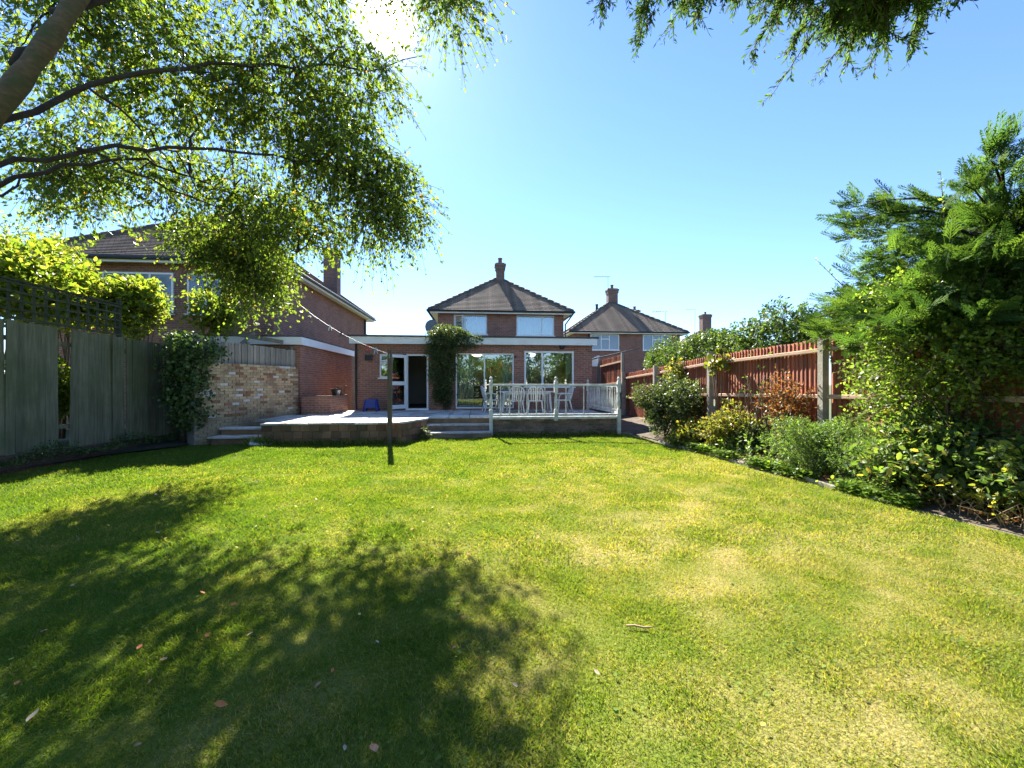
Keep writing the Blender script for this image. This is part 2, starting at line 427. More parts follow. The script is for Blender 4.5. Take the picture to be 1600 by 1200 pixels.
la = lawn.data.attributes.new('rnd', 'FLOAT', 'POINT'); la.data.foreach_set('value', np.array([float(dryness(v[0], v[1]))+.08 for v in lm.v], np.float32))
struct(lawn, 'mown lawn with sunlit green and straw coloured dry patches')

# soil border on the right, damp soil strip on the left
def strip(name, left, right, z, mat, label, n=8):
    m = MB(); rows = []
    for a, b in zip(left, right):
        rows.append([(a[0]+(b[0]-a[0])*k/n, a[1]+(b[1]-a[1])*k/n, z(k/n) + 0.03*math.sin(7*a[1]+5*k)*math.sin(math.pi*k/n)) for k in range(n+1)])
    for r0, r1 in zip(rows, rows[1:]):
        for k in range(n): m.poly([r0[k], r0[k+1], r1[k+1], r1[k]])
    return struct(m.build(name, mat, smooth=True), label)
def resamp(pts, n):
    d = [0]
    for a, b in zip(pts, pts[1:]): d.append(d[-1] + math.hypot(b[0]-a[0], b[1]-a[1]))
    o = []
    for i in range(n):
        s = d[-1]*i/(n-1); k = max(j for j in range(len(d)) if d[j] <= s+1e-9); k = min(k, len(pts)-2)
        u = (s-d[k])/(d[k+1]-d[k]); o.append((pts[k][0]+(pts[k+1][0]-pts[k][0])*u, pts[k][1]+(pts[k+1][1]-pts[k][1])*u))
    return o
BED = [(5.55, -6), (5.45, 1.5), (5.32, 3.5), (5.15, 4.6), (5.07, 6.7), (4.95, 8.4), (4.8, 9.6), (4.66, 11.4), (4.4, 12.2), (4.4, 20)]
strip('soil_bed', resamp(BED, 60), [(9.5, -6 + 26*i/59) for i in range(60)], lambda u: 0.075 + 0.22*min(1, u*3), SOIL, 'raised soil border along the red fence')
strip('soil_path', [(-9.4, -6 + 20*i/39) for i in range(40)], resamp([(-8.1, -6), (-8.05, 7.5), (-7.78, 9.3), (-6.9, 10.8), (-6.4, 14)], 40), lambda u: 0.26 - 0.19*u, PATH, 'dark damp soil strip at the foot of the old fence')

# edging stones along the bed
estone = MB().box(-0.04, 0.04, -0.27, 0.27, -0.08, 0.075).mesh('edging_stone', EDGE)
er = thing('lawn_edging', 'row of low concrete edging stones between lawn and planted border', 'edging', (5.0, 6.7, 0.03))
ep = resamp(BED[2:9], 19)
for a, b in zip(ep, ep[1:]):
    o = link('edging_stone', estone, er, True)
    o.location = Vector(((a[0]+b[0])/2, (a[1]+b[1])/2, 0.0 + random.uniform(-0.035, 0.02))) - Vector(er.location)
    o.rotation_euler = (random.uniform(-.06, .06), random.uniform(-.25, .25), math.atan2(b[1]-a[1], b[0]-a[0]) - math.pi/2 + random.uniform(-.04, .04))

# ------------------------------------------------------------------ terrace
TZ = 0.57
ter = MB()
ter.prism([(-5.35, 10.74), (-1.96, 10.74), (-1.45, 11.95), (-1.45, 12.32), (0.42, 12.32), (0.42, 12.12), (4.28, 12.12), (4.28, 15.6), (-6.0, 15.6), (-6.0, 11.62), (-5.35, 11.62)], -0.1, TZ-0.04)
terrace = struct(ter.build('terrace', RENDER), 'raised paved terrace behind the house')
sm = MB().box(-0.5, 0.5, -0.5, 0.5, -0.045, 0).mesh('paving_slab', SLAB)
def pave(x0, x1, y0, y1, over=0.04):
    nx = max(1, round((x1-x0)/0.62)); ny = max(1, round((y1-y0)/0.62)); wx = (x1-x0)/nx; wy = (y1-y0)/ny
    for i in range(nx):
        for j in range(ny):
            o = link('paving_slab', sm, terrace)
            o.location = (x0+wx*(i+.5), y0+wy*(j+.5), TZ + random.uniform(-.004, .004))
            o.scale = (wx-0.022, wy-0.022, 1)
            o.rotation_euler = (random.uniform(-.004, .004), random.uniform(-.004, .004), random.uniform(-.004, .004))
pave(-5.38, -1.95, 10.67, 12.29); pave(-5.38, -1.48, 12.29, 15.58); pave(-5.98, -5.38, 11.6, 13.55)
pave(-1.48, 0.40, 12.29, 15.58); pave(0.40, 4.26, 12.06, 15.58)
MB().prism([(-1.943, 10.70), (-1.40, 11.93), (-1.40, 12.28), (-1.943, 12.28)], TZ-0.045, TZ+0.001).build('paving_slab', SLAB, terrace)
# blocks of the left retaining wall
blk = MB().box(-.5, .5, -.5, .5, -.5, .5).mesh('block', RENDER)
for p0, p1 in (((-5.36, 10.735), (-1.97, 10.735)), ((-1.95, 10.75), (-1.44, 11.96))):
    L_ = math.hypot(p1[0]-p0[0], p1[1]-p0[1]); n_ = int(L_/.23); an = math.atan2(p1[1]-p0[1], p1[0]-p0[0])
    for r_ in range(3):
        for i in range(n_):
            u = (i+.5+(.25 if r_ % 2 else 0))/(n_+.5); o = link('block', blk, terrace)
            o.location = (p0[0]+(p1[0]-p0[0])*u, p0[1]+(p1[1]-p0[1])*u, .09+.178*r_); o.scale = (L_/n_-.016, .045+random.uniform(-.012, .012), .166); o.rotation_euler = (random.uniform(-.02, .02), random.uniform(-.01, .01), an+random.uniform(-.015, .015))
# brick retaining wall of the right half
bk = MB().box(-0.107, 0.107, -0.05, 0.05, -0.0325, 0.0325).mesh('brick', TWALL)
for c in range(7):
    z = 0.035 + c*0.075; x = 0.53 + (0.1125 if c % 2 else 0)
    while x < 4.2:
        o = link('brick', bk, terrace); o.location = (x, 12.075 + random.uniform(-.006, .006), z); o.rotation_euler = (0, 0, random.uniform(-.02, .02)); x += 0.225
MB().box(0.43, 4.27, 12.05, 12.115, -0.1, 0.5).build('mortar_bed', MORTAR, terrace)
# middle steps
for z, y0 in ((0.19, 11.55), (0.38, 11.93)):
    MB().box(-1.44, 0.41, y0+0.03, 12.318, z-0.19, z-0.042).build('riser', TWALL, terrace)
    MB().box(-1.45, 0.415, y0, 12.315 if z > .3 else 11.97, z-0.04, z).build('tread', SLAB, terrace, bevel=0.008)
# side steps by the yellow wall
side = thing('side_steps', 'two worn stone steps beside the yellow brick wall', 'steps', (-6.0, 11.0, 0.1))
MB().box(-6.62, -5.40, 10.85, 11.6, -0.05, 0.18).build('riser', RENDER, side); MB().box(-6.68, -5.38, 10.78, 11.25, 0.183, 0.23).build('tread', SLAB, side, bevel=0.01)
MB().box(-6.60, -5.42, 11.22, 11.61, 0.185, 0.36).build('riser', RENDER, side); MB().box(-6.64, -5.38, 11.18, 11.615, 0.363, 0.41).build('tread', SLAB, side, bevel=0.01)
bs = MB().box(-0.28, 0.3, -0.2, 0.22, -0.025, 0.025).build('broken_slab', SLAB, None, bevel=0.01)
bs.location = (-5.25, 10.55, 0.1); bs.rotation_euler = (0.25, 0.22, 0.5)
tag(bs, 'loose broken paving slab tilted against the side steps', 'paving slab')

# ------------------------------------------------------------------ building helpers
def wall_holes(mb, a0, a1, z0, z1, holes, y0, y1, axis='x'):
    """wall panel from a0..a1 and z0..z1 with rectangular holes, front at y0, back at y1"""
    A = sorted({a0, a1, *[h[0] for h in holes], *[h[1] for h in holes]}); Z = sorted({z0, z1, *[h[2] for h in holes], *[h[3] for h in holes]})
    def P(a, y, z): return (a, y, z) if axis == 'x' else (y, a, z)
    def hol(i, j):
        if i < 0 or j < 0 or i >= len(A)-1 or j >= len(Z)-1: return True
        ca, cz = (A[i]+A[i+1])/2, (Z[j]+Z[j+1])/2
        return any(h[0] < ca < h[1] and h[2] < cz < h[3] for h in holes)
    for i in range(len(A)-1):
        for j in range(len(Z)-1):
            if hol(i, j): continue
            p, q, r, s = A[i], A[i+1], Z[j], Z[j+1]
            mb.poly([P(p,y0,r), P(q,y0,r), P(q,y0,s), P(p,y0,s)]); mb.poly([P(q,y1,r), P(p,y1,r), P(p,y1,s), P(q,y1,s)])
            if hol(i-1, j): mb.poly([P(p,y1,r), P(p,y0,r), P(p,y0,s), P(p,y1,s)])
            if hol(i+1, j): mb.poly([P(q,y0,r), P(q,y1,r), P(q,y1,s), P(q,y0,s)])
            if hol(i, j-1): mb.poly([P(p,y1,r), P(q,y1,r), P(q,y0,r), P(p,y0,r)])
            if hol(i, j+1): mb.poly([P(p,y0,s), P(q,y0,s), P(q,y1,s), P(p,y1,s)])

def window(parent, x0, x1, z0, z1, y, cols=(), rows=None, fw=0.06, name='window', sill=True, glass=None, fm=None, dep=0.07):
    """frame, bars and panes; cols are x positions of mullions, rows maps column index -> transom heights; front of the frame at y"""
    glass = glass or GLASS; fm = fm or UPVC; rows = rows or {}
    f = MB()
    f.box(x0, x0+fw, y, y+dep, z0, z1); f.box(x1-fw, x1, y, y+dep, z0, z1)
    f.box(x0+fw, x1-fw, y+.002, y+dep-.002, z0, z0+fw); f.box(x0+fw, x1-fw, y+.002, y+dep-.002, z1-fw, z1)
    cs = [x0+fw] + [c for c in cols] + [x1-fw]
    for c in cols: f.box(c-fw/2, c+fw/2, y+.004, y+dep-.004, z0+fw, z1-fw)
    fo = None; panes = []
    for i in range(len(cs)-1):
        l = cs[i] + (fw/2 if i else 0); r = cs[i+1] - (fw/2 if i < len(cs)-2 else 0)
        zs = [z0+fw] + list(rows.get(i, [])) + [z1-fw]
        for zt in rows.get(i, []): f.box(l, r, y+.006, y+dep-.006, zt-fw/2, zt+fw/2)
        for k in range(len(zs)-1):
            panes.append((l, r, zs[k] + (fw/2 if k else 0), zs[k+1] - (fw/2 if k < len(zs)-2 else 0)))
    fo = f.build(name, fm, parent)
    for l, r, b, tp in panes:
        MB().box(l, r, y+dep*.45, y+dep*.45+.008, b, tp).build('pane', glass, fo)
    if sill: MB().box(x0-0.05, x1+0.05, y-0.09, y+0.03, z0-0.05, z0-0.002).build('sill', fm, fo)
    return fo

def slope(mb, A, B, C, D, course=0.16):
    """tiled slope: eave A-B, top edge D-C (D above A); every course lies proud of the one above"""
    A, B, C, D = map(Vector, (A, B, C, D))
    H = ((C+D)/2-(A+B)/2).length; n = max(4, int(H/course)); nrm = (B-A).cross((C+D)/2-(A+B)/2).normalized()
    if nrm.z < 0: nrm = -nrm
    u0 = (B-A).normalized()
    for i in range(n):
        a = i/n; b = (i+1)/n
        p0 = A.lerp(D, a)+nrm*0.04; p1 = B.lerp(C, a)+nrm*0.04; q1 = B.lerp(C, b)+nrm*0.004; q0 = A.lerp(D, b)+nrm*0.004
        sh = (i % 2)*0.085
        U = lambda p, v: ((p-A).dot(u0)+sh, v)
        mb.poly([p0, p1, q1, q0], [U(p0, .13), U(p1, .13), U(q1, .36), U(q0, .36)])
        mb.poly([p0-nrm*0.045, p1-nrm*0.045, p1, p0], [U(p0, .13), U(p1, .13), U(p1, .15), U(p0, .15)])

def ridge_run(mb, a, b, r=0.085, step=0.45):
    a = Vector(a); b = Vector(b); L = (b-a).length; d = (b-a)/L; n = int(L/step)
    for i in range(n):
        p = a+d*(L*i/n); q = a+d*(L*(i+1)/n+0.02)
        mb.tube([p+Vector((0,0,.0)), q], [r*1.05, r], 7)

def chimney(parent, x, y, z0, z1, w=0.55, d=0.55, pots=1, mat=None):
    c = MB(); c.box(x-w/2, x+w/2, y-d/2, y+d/2, z0, z1-0.32)
    e = 0.05; c.box(x-w/2-e, x+w/2+e, y-d/2-e, y+d/2+e, z1-0.32, z1-0.12)
    e = 0.09; c.box(x-w/2-e, x+w/2+e, y-d/2-e, y+d/2+e, z1-0.12, z1)
    o = c.build('chimney', mat or CHIM_BRICK, parent)
    cap = MB().prism([(x-w/2, y-d/2), (x+w/2, y-d/2), (x+w/2, y+d/2), (x-w/2, y+d/2)], z1, z1+0.07).build('flaunching', MORTAR, parent)
    for k in range(pots):
        px = x + (k-(pots-1)/2)*0.35
        MB().lathe([(0.13, 0), (0.11, 0.25), (0.14, 0.28), (0.14, 0.34), (0.09, 0.345), (0.09, 0.28)], (px, y, z1+0.06), 10).build('chimney_pot', TERRA, parent)
    return o

def hip_house(root, x0, x1, y0, y1, z0, ze, rise, brick, tile, over=0.42, holes=(), ridge='y', front_thick=0.28):
    w = MB()
    wall_holes(w, x0, x1, z0, ze, list(holes), y0, y0+front_thick)
    w.box(x0, x0+.28, y0+front_thick, y1, z0, ze); w.box(x1-.28, x1, y0+front_thick, y1, z0, ze); w.box(x0+.28, x1-.28, y1-.28, y1, z0, ze)
    w.build('wall', brick, root)
    ex0, ex1, ey0, ey1 = x0-over, x1+over, y0-over, y1+over; zt = ze+0.06
    W = ex1-ex0; D = ey1-ey0; cx = (ex0+ex1)/2; cy = (ey0+ey1)/2
    if W <= D: r0 = Vector((cx, ey0+W/2, zt+rise)); r1 = Vector((cx, ey1-W/2, zt+rise))
    else: r0 = Vector((ex0+D/2, cy, zt+rise)); r1 = Vector((ex1-D/2, cy, zt+rise))
    a, b, c, d = Vector((ex0, ey0, zt)), Vector((ex1, ey0, zt)), Vector((ex1, ey1, zt)), Vector((ex0, ey1, zt))
    rf = MB()
    if W <= D:
        slope(rf, a, b, r0, r0); slope(rf, b, c, r1, r0); slope(rf, c, d, r1, r1); slope(rf, d, a, r0, r1)
    else:
        slope(rf, a, b, r1, r0); slope(rf, b, c, r1, r1); slope(rf, c, d, r0, r1); slope(rf, d, a, r0, r0)
    roof = rf.build('roof', tile, root)
    up = Vector((0, 0, .03))
    hips = ((a, r0), (b, r0), (c, r1), (d, r1)) if W <= D else ((a, r0), (b, r1), (c, r1), (d, r0))
    for p, q in hips:
        h = MB(); ridge_run(h, p+up, q+up); h.build('hip_tiles', LEAD, roof, True)
    if (r1-r0).length > 0.2:
        h = MB(); ridge_run(h, r0+up, r1+up); h.build('ridge_tiles', LEAD, roof, True)
    # soffit ring, fascia and gutter
    s = MB(); s.box(ex0+.03, ex1-.03, ey0+.03, y0, ze-.02, ze+.02); s.box(ex0+.03, ex1-.03, y1, ey1-.03, ze-.02, ze+.02)
    s.box(ex0+.03, x0, y0, y1, ze-.02, ze+.02); s.box(x1, ex1-.03, y0, y1, ze-.02, ze+.02); s.build('soffit', FASCIA, root)
    f = MB(); f.box(ex0, ex1, ey0, ey0+.025, ze-.1, ze+.06); f.box(ex0, ex1, ey1-.025, ey1, ze-.1, ze+.06)
    f.box(ex0, ex0+.025, ey0+.025, ey1-.025, ze-.1, ze+.06); f.box(ex1-.025, ex1, ey0+.025, ey1-.025, ze-.1, ze+.06); f.build('fascia', FASCIA, root)
    gt = MB(); g0 = ze+.03
    for p, q in (((ex0-.06, ey0-.06, g0), (ex1+.06, ey0-.06, g0)), ((ex1+.06, ey0-.06, g0), (ex1+.06, ey1+.06, g0)), ((ex0-.06, ey0-.06, g0), (ex0-.06, ey1+.06, g0))):
        gt.tube([p, q], 0.06, 8)
    gt.build('gutter', GUTTER, root)
    return roof, r0, r1

# ------------------------------------------------------------------ main house with its flat-roofed extension
HY = 15.6
house = thing('brick_house', 'red brick house with pyramid roof and flat roofed rear extension', 'house', (0, HY, TZ))
KW = (-3.61, -2.74, 1.79, 2.67); DR = (-2.63, -1.82, 0.575, 2.67); PT = (-0.80, 1.41, 0.62, 2.72); RW = (1.81, 3.75, 1.45, 2.82)
ext = MB(); X0, X1 = -4.5, 4.46
wall_holes(ext, X0, X1, 0.4, 3.05, [KW, DR, PT, RW], HY, HY+0.28)
ext.box(X0, X0+.28, HY+.28, 21.5, 0.4, 3.05); ext.box(X1-.28, X1, HY+.28, 21.5, 0.4, 3.05)
ext.build('extension_wall', RED_BRICK, house)
inn = MB(); inn.box(X0+.29, X1-.29, 20.0, 20.1, 0.5, 3.04); inn.box(-1.35, -1.25, HY+.285, 19.99, 0.5, 3.04)
inn.build('interior_wall', PLASTER, house)
MB().box(X0+.285, X1-.285, HY+.005, 19.995, 0.45, 0.598).build('interior_floor', CARPET, house)
MB().box(X0-.12, X1+.12, HY-.2, 21.49, 3.055, 3.29).build('flat_roof', FELT, house)
MB().box(X0-.2, X1+.2, HY-.26, 21.49, 3.292, 3.35).build('felt_edge', FELT, house)
MB().box(X0-.14, X1+.14, HY-.225, HY-.2025, 3.03, 3.288).build('fascia', FASCIA, house)
kw = window(house, *KW, HY+.03, [-3.17], {0: [2.33], 1: [2.33]}, 0.05)
window(house, *PT, HY+.04, [0.29], fw=0.05, name='patio_door', sill=False)
window(house, *RW, HY+.03, [2.52], fw=0.07)
# open top lights of the kitchen window
for a, b in ((-3.56, -3.2), (-3.14, -2.79)):
    ms = MB(); Mx = Matrix.Translation((0, HY+.02, 2.62)) @ Matrix.Rotation(R(-28), 4, 'X')
    for q in ((a, a+.04, -.02, .02, -.27, 0), (b-.04, b, -.02, .02, -.27, 0), (a+.04, b-.04, -.018, .018, -.04, 0), (a+.04, b-.04, -.018, .018, -.27, -.23)): ms.box(*q, Mx)
    sa = ms.build('top_light', UPVC, kw)
# back door: frame, leaf swung out on its left hinge
df = MB(); df.box(DR[0], DR[0]+.06, HY+.02, HY+.1, DR[2], DR[3]); df.box(DR[1]-.06, DR[1], HY+.02, HY+.1, DR[2], DR[3]); df.box(DR[0]+.06, DR[1]-.06, HY+.022, HY+.098, DR[3]-.06, DR[3])
df.box(DR[0]-.02, DR[1]+.02, HY-.06, HY+.2, DR[2]-.003, DR[2]+.06); df.build('door_frame', UPVC, house)
lf = MB(); Ld = 0.74; Mx = Matrix.Translation((DR[0]+.01, HY-.03, DR[2]+.07)) @ Matrix.Rotation(R(-133), 4, 'Z'); hd = DR[3]-DR[2]-.12
for q in ((0, .1, -.025, .025, 0, hd), (Ld-.1, Ld, -.025, .025, 0, hd), (.1, Ld-.1, -.023, .023, 0, .14), (.1, Ld-.1, -.023, .023, hd-.1, hd), (.1, Ld-.1, -.023, .023, .86, 1.0)): lf.box(*q, Mx)
door = lf.build('door', UPVC, house)
MB().box(.1, Ld-.1, -.004, .004, .14, .86, Mx).build('pane', GLASS, door); MB().box(.1, Ld-.1, -.004, .004, 1.0, hd-.1, Mx).build('pane', GLASS, door)
MB().box(Ld-.07, Ld-.03, -.05, .05, .9, 1.08, Mx).build('handle', ALU, door)
# step below door, wall lamp, vent, small dark box, waste pipe
wlamp = MB().lathe([(0.11, 0), (0.12, .03), (.09, .07), (.04, .09)], (0, 0, 0), 12).build('wall_lamp', GUTTER, house, True, True)
wlamp.location = (3.27, -.002, 2.42); wlamp.rotation_euler = (R(90), 0, 0)
MB().box(-4.12, -3.86, HY-.11, HY-.004, 2.42, 2.62).build('meter_box', GUTTER, house)
MB().tube([(X0+.06, HY-.06, 3.02), (X0+.06, HY-.06, 0.6)], 0.04, 8).build('downpipe', GUTTER, house)
MB().box(1.43, 1.5, HY-.03, HY-.003, 2.55, 2.62).build('vent', GUTTER, house)
# upper storey
UY = 21.5
W1 = (-1.2, 0.53, 4.15, 5.18); W2 = (2.08, 4.1, 4.1, 5.18)
roof, ra, rb = hip_house(house, -2.02, 4.6, UY, 28.1, 3.0, 5.27, 2.62, RED_BRICK, TILE, holes=[W1, W2])
chimney(roof, 1.4, 24.75, 7.3, 8.75, 0.5, 0.5)
window(house, *W1, UY+.04, [-.62], {}, 0.06); window(house, *W2, UY+.04, [3.44], {}, 0.06)
MB().box(-1.74, 4.32, 24.0, 24.1, 3.36, 5.2).build('interior_wall', PLASTER, house); MB().box(-1.74, 4.32, UY+.285, 23.99, 3.355, 3.37).build('interior_floor', CARPET, house)
Mx = Matrix.Translation((-1.14, UY+.01, 0)) @ Matrix.Rotation(R(-28), 4, 'Z'); ca = MB()
for q in ((0, .05, -.02, .02, 4.2, 5.12), (.45, .5, -.02, .02, 4.2, 5.12), (.05, .45, -.018, .018, 4.2, 4.25), (.05, .45, -.018, .018, 5.07, 5.12)): ca.box(*q, Mx)
ca = ca.build('open_casement', UPVC, house); MB().box(.05, .45, -.004, .004, 4.25, 5.07, Mx).build('pane', GLASS, ca)
MB().tube([(-2.46, UY-.5, 5.25), (-2.1, UY-.07, 4.7), (-2.08, UY-.07, 3.4)], 0.04, 8).build('downpipe', GUTTER, house)
MB().tube([(5.04, UY-.48, 5.25), (4.68, UY-.07, 4.7), (4.66, UY-.07, 3.4)], 0.04, 8).build('downpipe', GUTTER, house)

# curtains, blinds, lamps and furniture inside
def curtain(x0, x1, y, z0, z1, label, folds=7, mat=None, amp=0.05):
    m = MB(); n = folds*8; base = 0
    for i in range(n+1):
        x = x0+(x1-x0)*i/n; yy = y+amp*math.sin(i*2*math.pi/8)+0.01*math.sin(i*1.7)
        m.v += [(x, yy, z0), (x+.01*math.sin(i), yy, z1)]
    for i in range(n): m.f.append((2*i, 2*i+2, 2*i+3, 2*i+1))
    o = m.build('curtain', mat or CURTAIN, None, True); s = o.modifiers.new('solid', 'SOLIDIFY'); s.thickness = 0.006
    tag(o, label, 'curtain'); return o
curtain(-0.72, -0.12, HY+.34, .64, 2.66, 'long pale curtain gathered beside the climber, inside the patio door', 7)
curtain(1.0, 1.38, HY+.34, .64, 2.66, 'long pale curtain at the brick pier end of the patio door', 5)
curtain(1.86, 2.1, HY+.36, 1.5, 2.76, 'pale curtain at the patio side of the ground floor window', 4)
curtain(3.5, 3.72, HY+.36, 1.5, 2.76, 'pale curtain at the fence side of the ground floor window', 4)
curtain(-1.15, .5, UY+.4, 4.17, 5.16, 'white drapes across the upstairs window above the climber', 16, BLIND, .03)
curtain(2.1, 4.08, UY+.4, 4.12, 5.16, 'pale net across the wide upstairs window near the downpipe', 22, BLIND, .02)
lmat, lt, lb = nodes('lamp_shade_lit'); lb.inputs['Base Color'].default_value = (.9, .86, .75, 1); lb.inputs['Emission Color'].default_value = (1, .9, .7, 1); lb.inputs['Emission Strength'].default_value = 1.6
for x, y, l in ((0.0, 17.2, 'oval lit ceiling lamp seen through the sliding patio door'), (2.25, 17.2, 'oval lit ceiling lamp seen through the fixed window')):
    t_ = thing('ceiling_lamp', l, 'lamp', (x, y, 3.05))
    MB().lathe([(.05, 0), (.05, -.03), (.012, -.035), (.012, -.2)], (x, y, 3.05), 10).build('stem', UPVC, t_, True)
    MB().lathe([(.02, -.36), (.14, -.34), (.22, -.28), (.2, -.22), (.06, -.19)], (x, y, 3.05), 18).build('lamp_shade', lmat, t_, True)
sf = thing('sofa', 'dark sofa in the room behind the patio door', 'sofa', (0.3, 17.9, .6))
for nm, q in (('seat', (-.62, 1.2, 17.5, 18.3, .6, 1.02)), ('backrest', (-.62, 1.2, 18.3, 18.55, .6, 1.45)), ('arm', (-.85, -.625, 17.5, 18.55, .6, 1.2)), ('arm', (1.205, 1.43, 17.5, 18.55, .6, 1.2))):
    MB().box(*q).build(nm, SOFA, sf, bevel=0.05)

# satellite dish on the flat roof
sdh = thing('satellite_dish', 'grey satellite dish beside the climber at the flat roof edge', 'satellite dish', (-1.75, 16.3, 3.35))
dm = MB(); rings = 6
for i in range(rings+1):
    r = .28*i/rings
    for k in range(20):
        a = 2*math.pi*k/20; dm.v.append((r*math.cos(a), -.5*r*r, r*1.12*math.sin(a)))
for i in range(rings):
    for k in range(20):
        dm.f.append((i*20+k, i*20+(k+1) % 20, (i+1)*20+(k+1) % 20, (i+1)*20+k))
d_ = dm.build('reflector', DISH, sdh, True, True); d_.location = (0, 0, .42); d_.rotation_euler = (R(-12), 0, R(12)); d_.modifiers.new('s', 'SOLIDIFY').thickness = .01
MB().tube([(0, .12, 0), (0, .12, .4), (0, .02, .42)], .022, 8).build('mast', ALU, sdh, True, True)
MB().tube([(0, .0, .12), (0, -.28, .2), (0, -.34, .36)], .012, 6).build('feed_arm', ALU, sdh, True, True)

# ------------------------------------------------------------------ neighbours
nl = thing('brick_house', 'large brick neighbour house with hipped roof half hidden by the birch', 'house', (-11, 15, .1))
rl, _, _ = hip_house(nl, -15.2, -7.1, 15.0, 27.1, 0, 5.7, 3.2, DARK_BRICK, TILE_L, over=.4)
chimney(rl, -7.9, 23.2, 6.0, 8.85, .72, .6, 2)
window(nl, -12.6, -10.35, 3.95, 5.35, 14.94, [-11.8, -11.1], {1: [4.9]}, glass=DARKGLASS)
window(nl, -9.9, -8.7, 3.95, 5.35, 14.94, [-9.3], {}, glass=DARKGLASS)
MB().tube([(-7.04, 26.6, 5.6), (-7.04, 26.6, .2)], .05, 8).build('downpipe', GUTTER, nl)
ga = thing('brick_garage', 'flat roofed red brick garage with white fascia beside the terrace', 'garage', (-7, 16.7, .3))
gw = MB(); gw.box(-5.98, -5.76, 13.95, 19.5, 0, 2.86); gw.box(-8.8, -5.985, 13.95, 14.17, 0, 2.86); gw.box(-8.8, -8.58, 14.175, 14.9, 0, 2.86); gw.build('wall', RED_BRICK, ga)
gf = MB(); gf.box(-5.70, -5.67, 13.84, 19.6, 2.83, 3.08); gf.box(-8.95, -5.702, 13.84, 13.87, 2.832, 3.078); gf.build('fascia', UPVC, ga)
MB().box(-8.95, -5.705, 13.875, 19.55, 2.87, 3.04).build('roof', FELT, ga); MB().box(-8.97, -5.66, 13.83, 19.56, 3.082, 3.12).build('felt_edge', FELT, ga)
lt_ = thing('timber_prop', 'old grey timber prop leaning over the pale fence at the garage', 'timber', (-6.7, 12.9, 2.1))
lt2 = MB(); lt2.bar((-7.35, 12.7, 2.35), (-6.8, 13.2, 3.12), .09, .09); lt2.bar((-7.9, 12.9, 3.16), (-6.0, 13.3, 2.85), .07, .12); lt2.build('beam', GREYWOOD, lt_)

nr = thing('brick_house', 'brick neighbour house with hipped roof and blue white windows beyond the fence', 'house', (10.9, 29, .1))
rr, _, _ = hip_house(nr, 7.0, 14.9, 29.0, 38, 0, 5.25, 3.0, DARK_BRICK, TILE, over=.42)
chimney(rr, 11.15, 33.1, 7.6, 9.35, .8, .6, 1); chimney(rr, 14.3, 36.2, 6.2, 8.2, .7, .6, 1)
window(nr, 8.15, 10.28, 4.0, 5.15, 28.94, [8.95, 9.55], {1: [4.8]}, glass=DARKGLASS); window(nr, 12.06, 14.2, 4.0, 5.15, 28.94, [12.8, 13.5], {1: [4.8]}, glass=DARKGLASS)
MB().tube([(8.0, 28.7, 5.2), (8.0, 28.93, 4.9), (8.0, 28.93, .5)], .05, 8).build('downpipe', GUTTER, nr)
MB().lathe([(.12, 0), (.1, .5), (.13, .52), (.13, .6)], (9.6, 32.2, 7.35), 10).build('flue', GUTTER, rr)
def aerial(x, y, z, h, label, rz=0):
    t_ = thing('tv_aerial', label, 'aerial', (x, y, z), rz); m = MB()
    m.tube([(0, 0, 0), (0, 0, h)], .025, 6).build('mast', ALU, t_, False, True)
    m = MB(); m.tube([(-1.2, 0, h-.06), (.2, 0, h)], .02, 6)
    for k in range(7): m.tube([(-1.1+.18*k, -.25, h-.05), (-1.1+.18*k, .25, h-.05)], .012, 4)
    m.build('boom', ALU, t_, False, True)
aerial(10.75, 32.9, 8.9, 1.5, 'thin television aerial on the tall chimney of the neighbour house')
aerial(16.4, 34.5, 5.3, 2.6, 'thin television aerial on a pole beside the neighbour roof')
fh = thing('brick_house', 'distant house showing only roof tip and chimney above the hedge', 'house', (28, 47, 0))
rf_, _, _ = hip_house(fh, 23.5, 32.5, 44.0, 52, 0, 5.2, 2.9, DARK_BRICK, TILE, over=.4)
chimney(rf_, 27.6, 47.5, 7.4, 9.9, 1.1, .8, 1)
aerial(26.3, 47.5, 8.0, 2.6, 'television aerial by the distant chimney above the hedge')
fl = thing('brick_house', 'distant tiled roof glimpsed in the gap past the garage', 'house', (-13.5, 42, 0))
hip_house(fl, -17.5, -9.6, 38.0, 47, 0, 5.3, 2.4, DARK_BRICK, TILE_L, over=.4)
ob = thing('brick_outbuilding', 'small brick lean-to with white gable board beyond the tall fence panel', 'outbuilding', (6.9, 21, .2))
MB().box(5.75, 8.2, 20.5, 24, 0, 2.5).build('wall', DARK_BRICK, ob)
m = MB(); m.poly([(5.7, 20.44, 2.45), (6.25, 20.44, 2.45), (6.25, 20.44, 3.0), (5.7, 20.44, 2.8)]); o = m.build('gable_board', UPVC, ob); o.modifiers.new('s', 'SOLIDIFY').thickness = .04
m = MB(); m.poly([(5.6, 20.35, 2.78), (8.3, 20.35, 3.4), (8.3, 24.1, 3.4), (5.6, 24.1, 2.78)]); o = m.build('roof', FELT, ob); o.modifiers.new('s', 'SOLIDIFY').thickness = .05
# house behind the viewer, mirrored in the patio glass
bh = thing('brick_house', 'bungalow with orange tiled roof mirrored in the patio door glass', 'house', (3.2, -30, 0))
hip_house(bh, 0.5, 6.8, -36, -30, 0, 2.7, 2.3, RED_BRICK, ORANGE_TILE, over=.4)

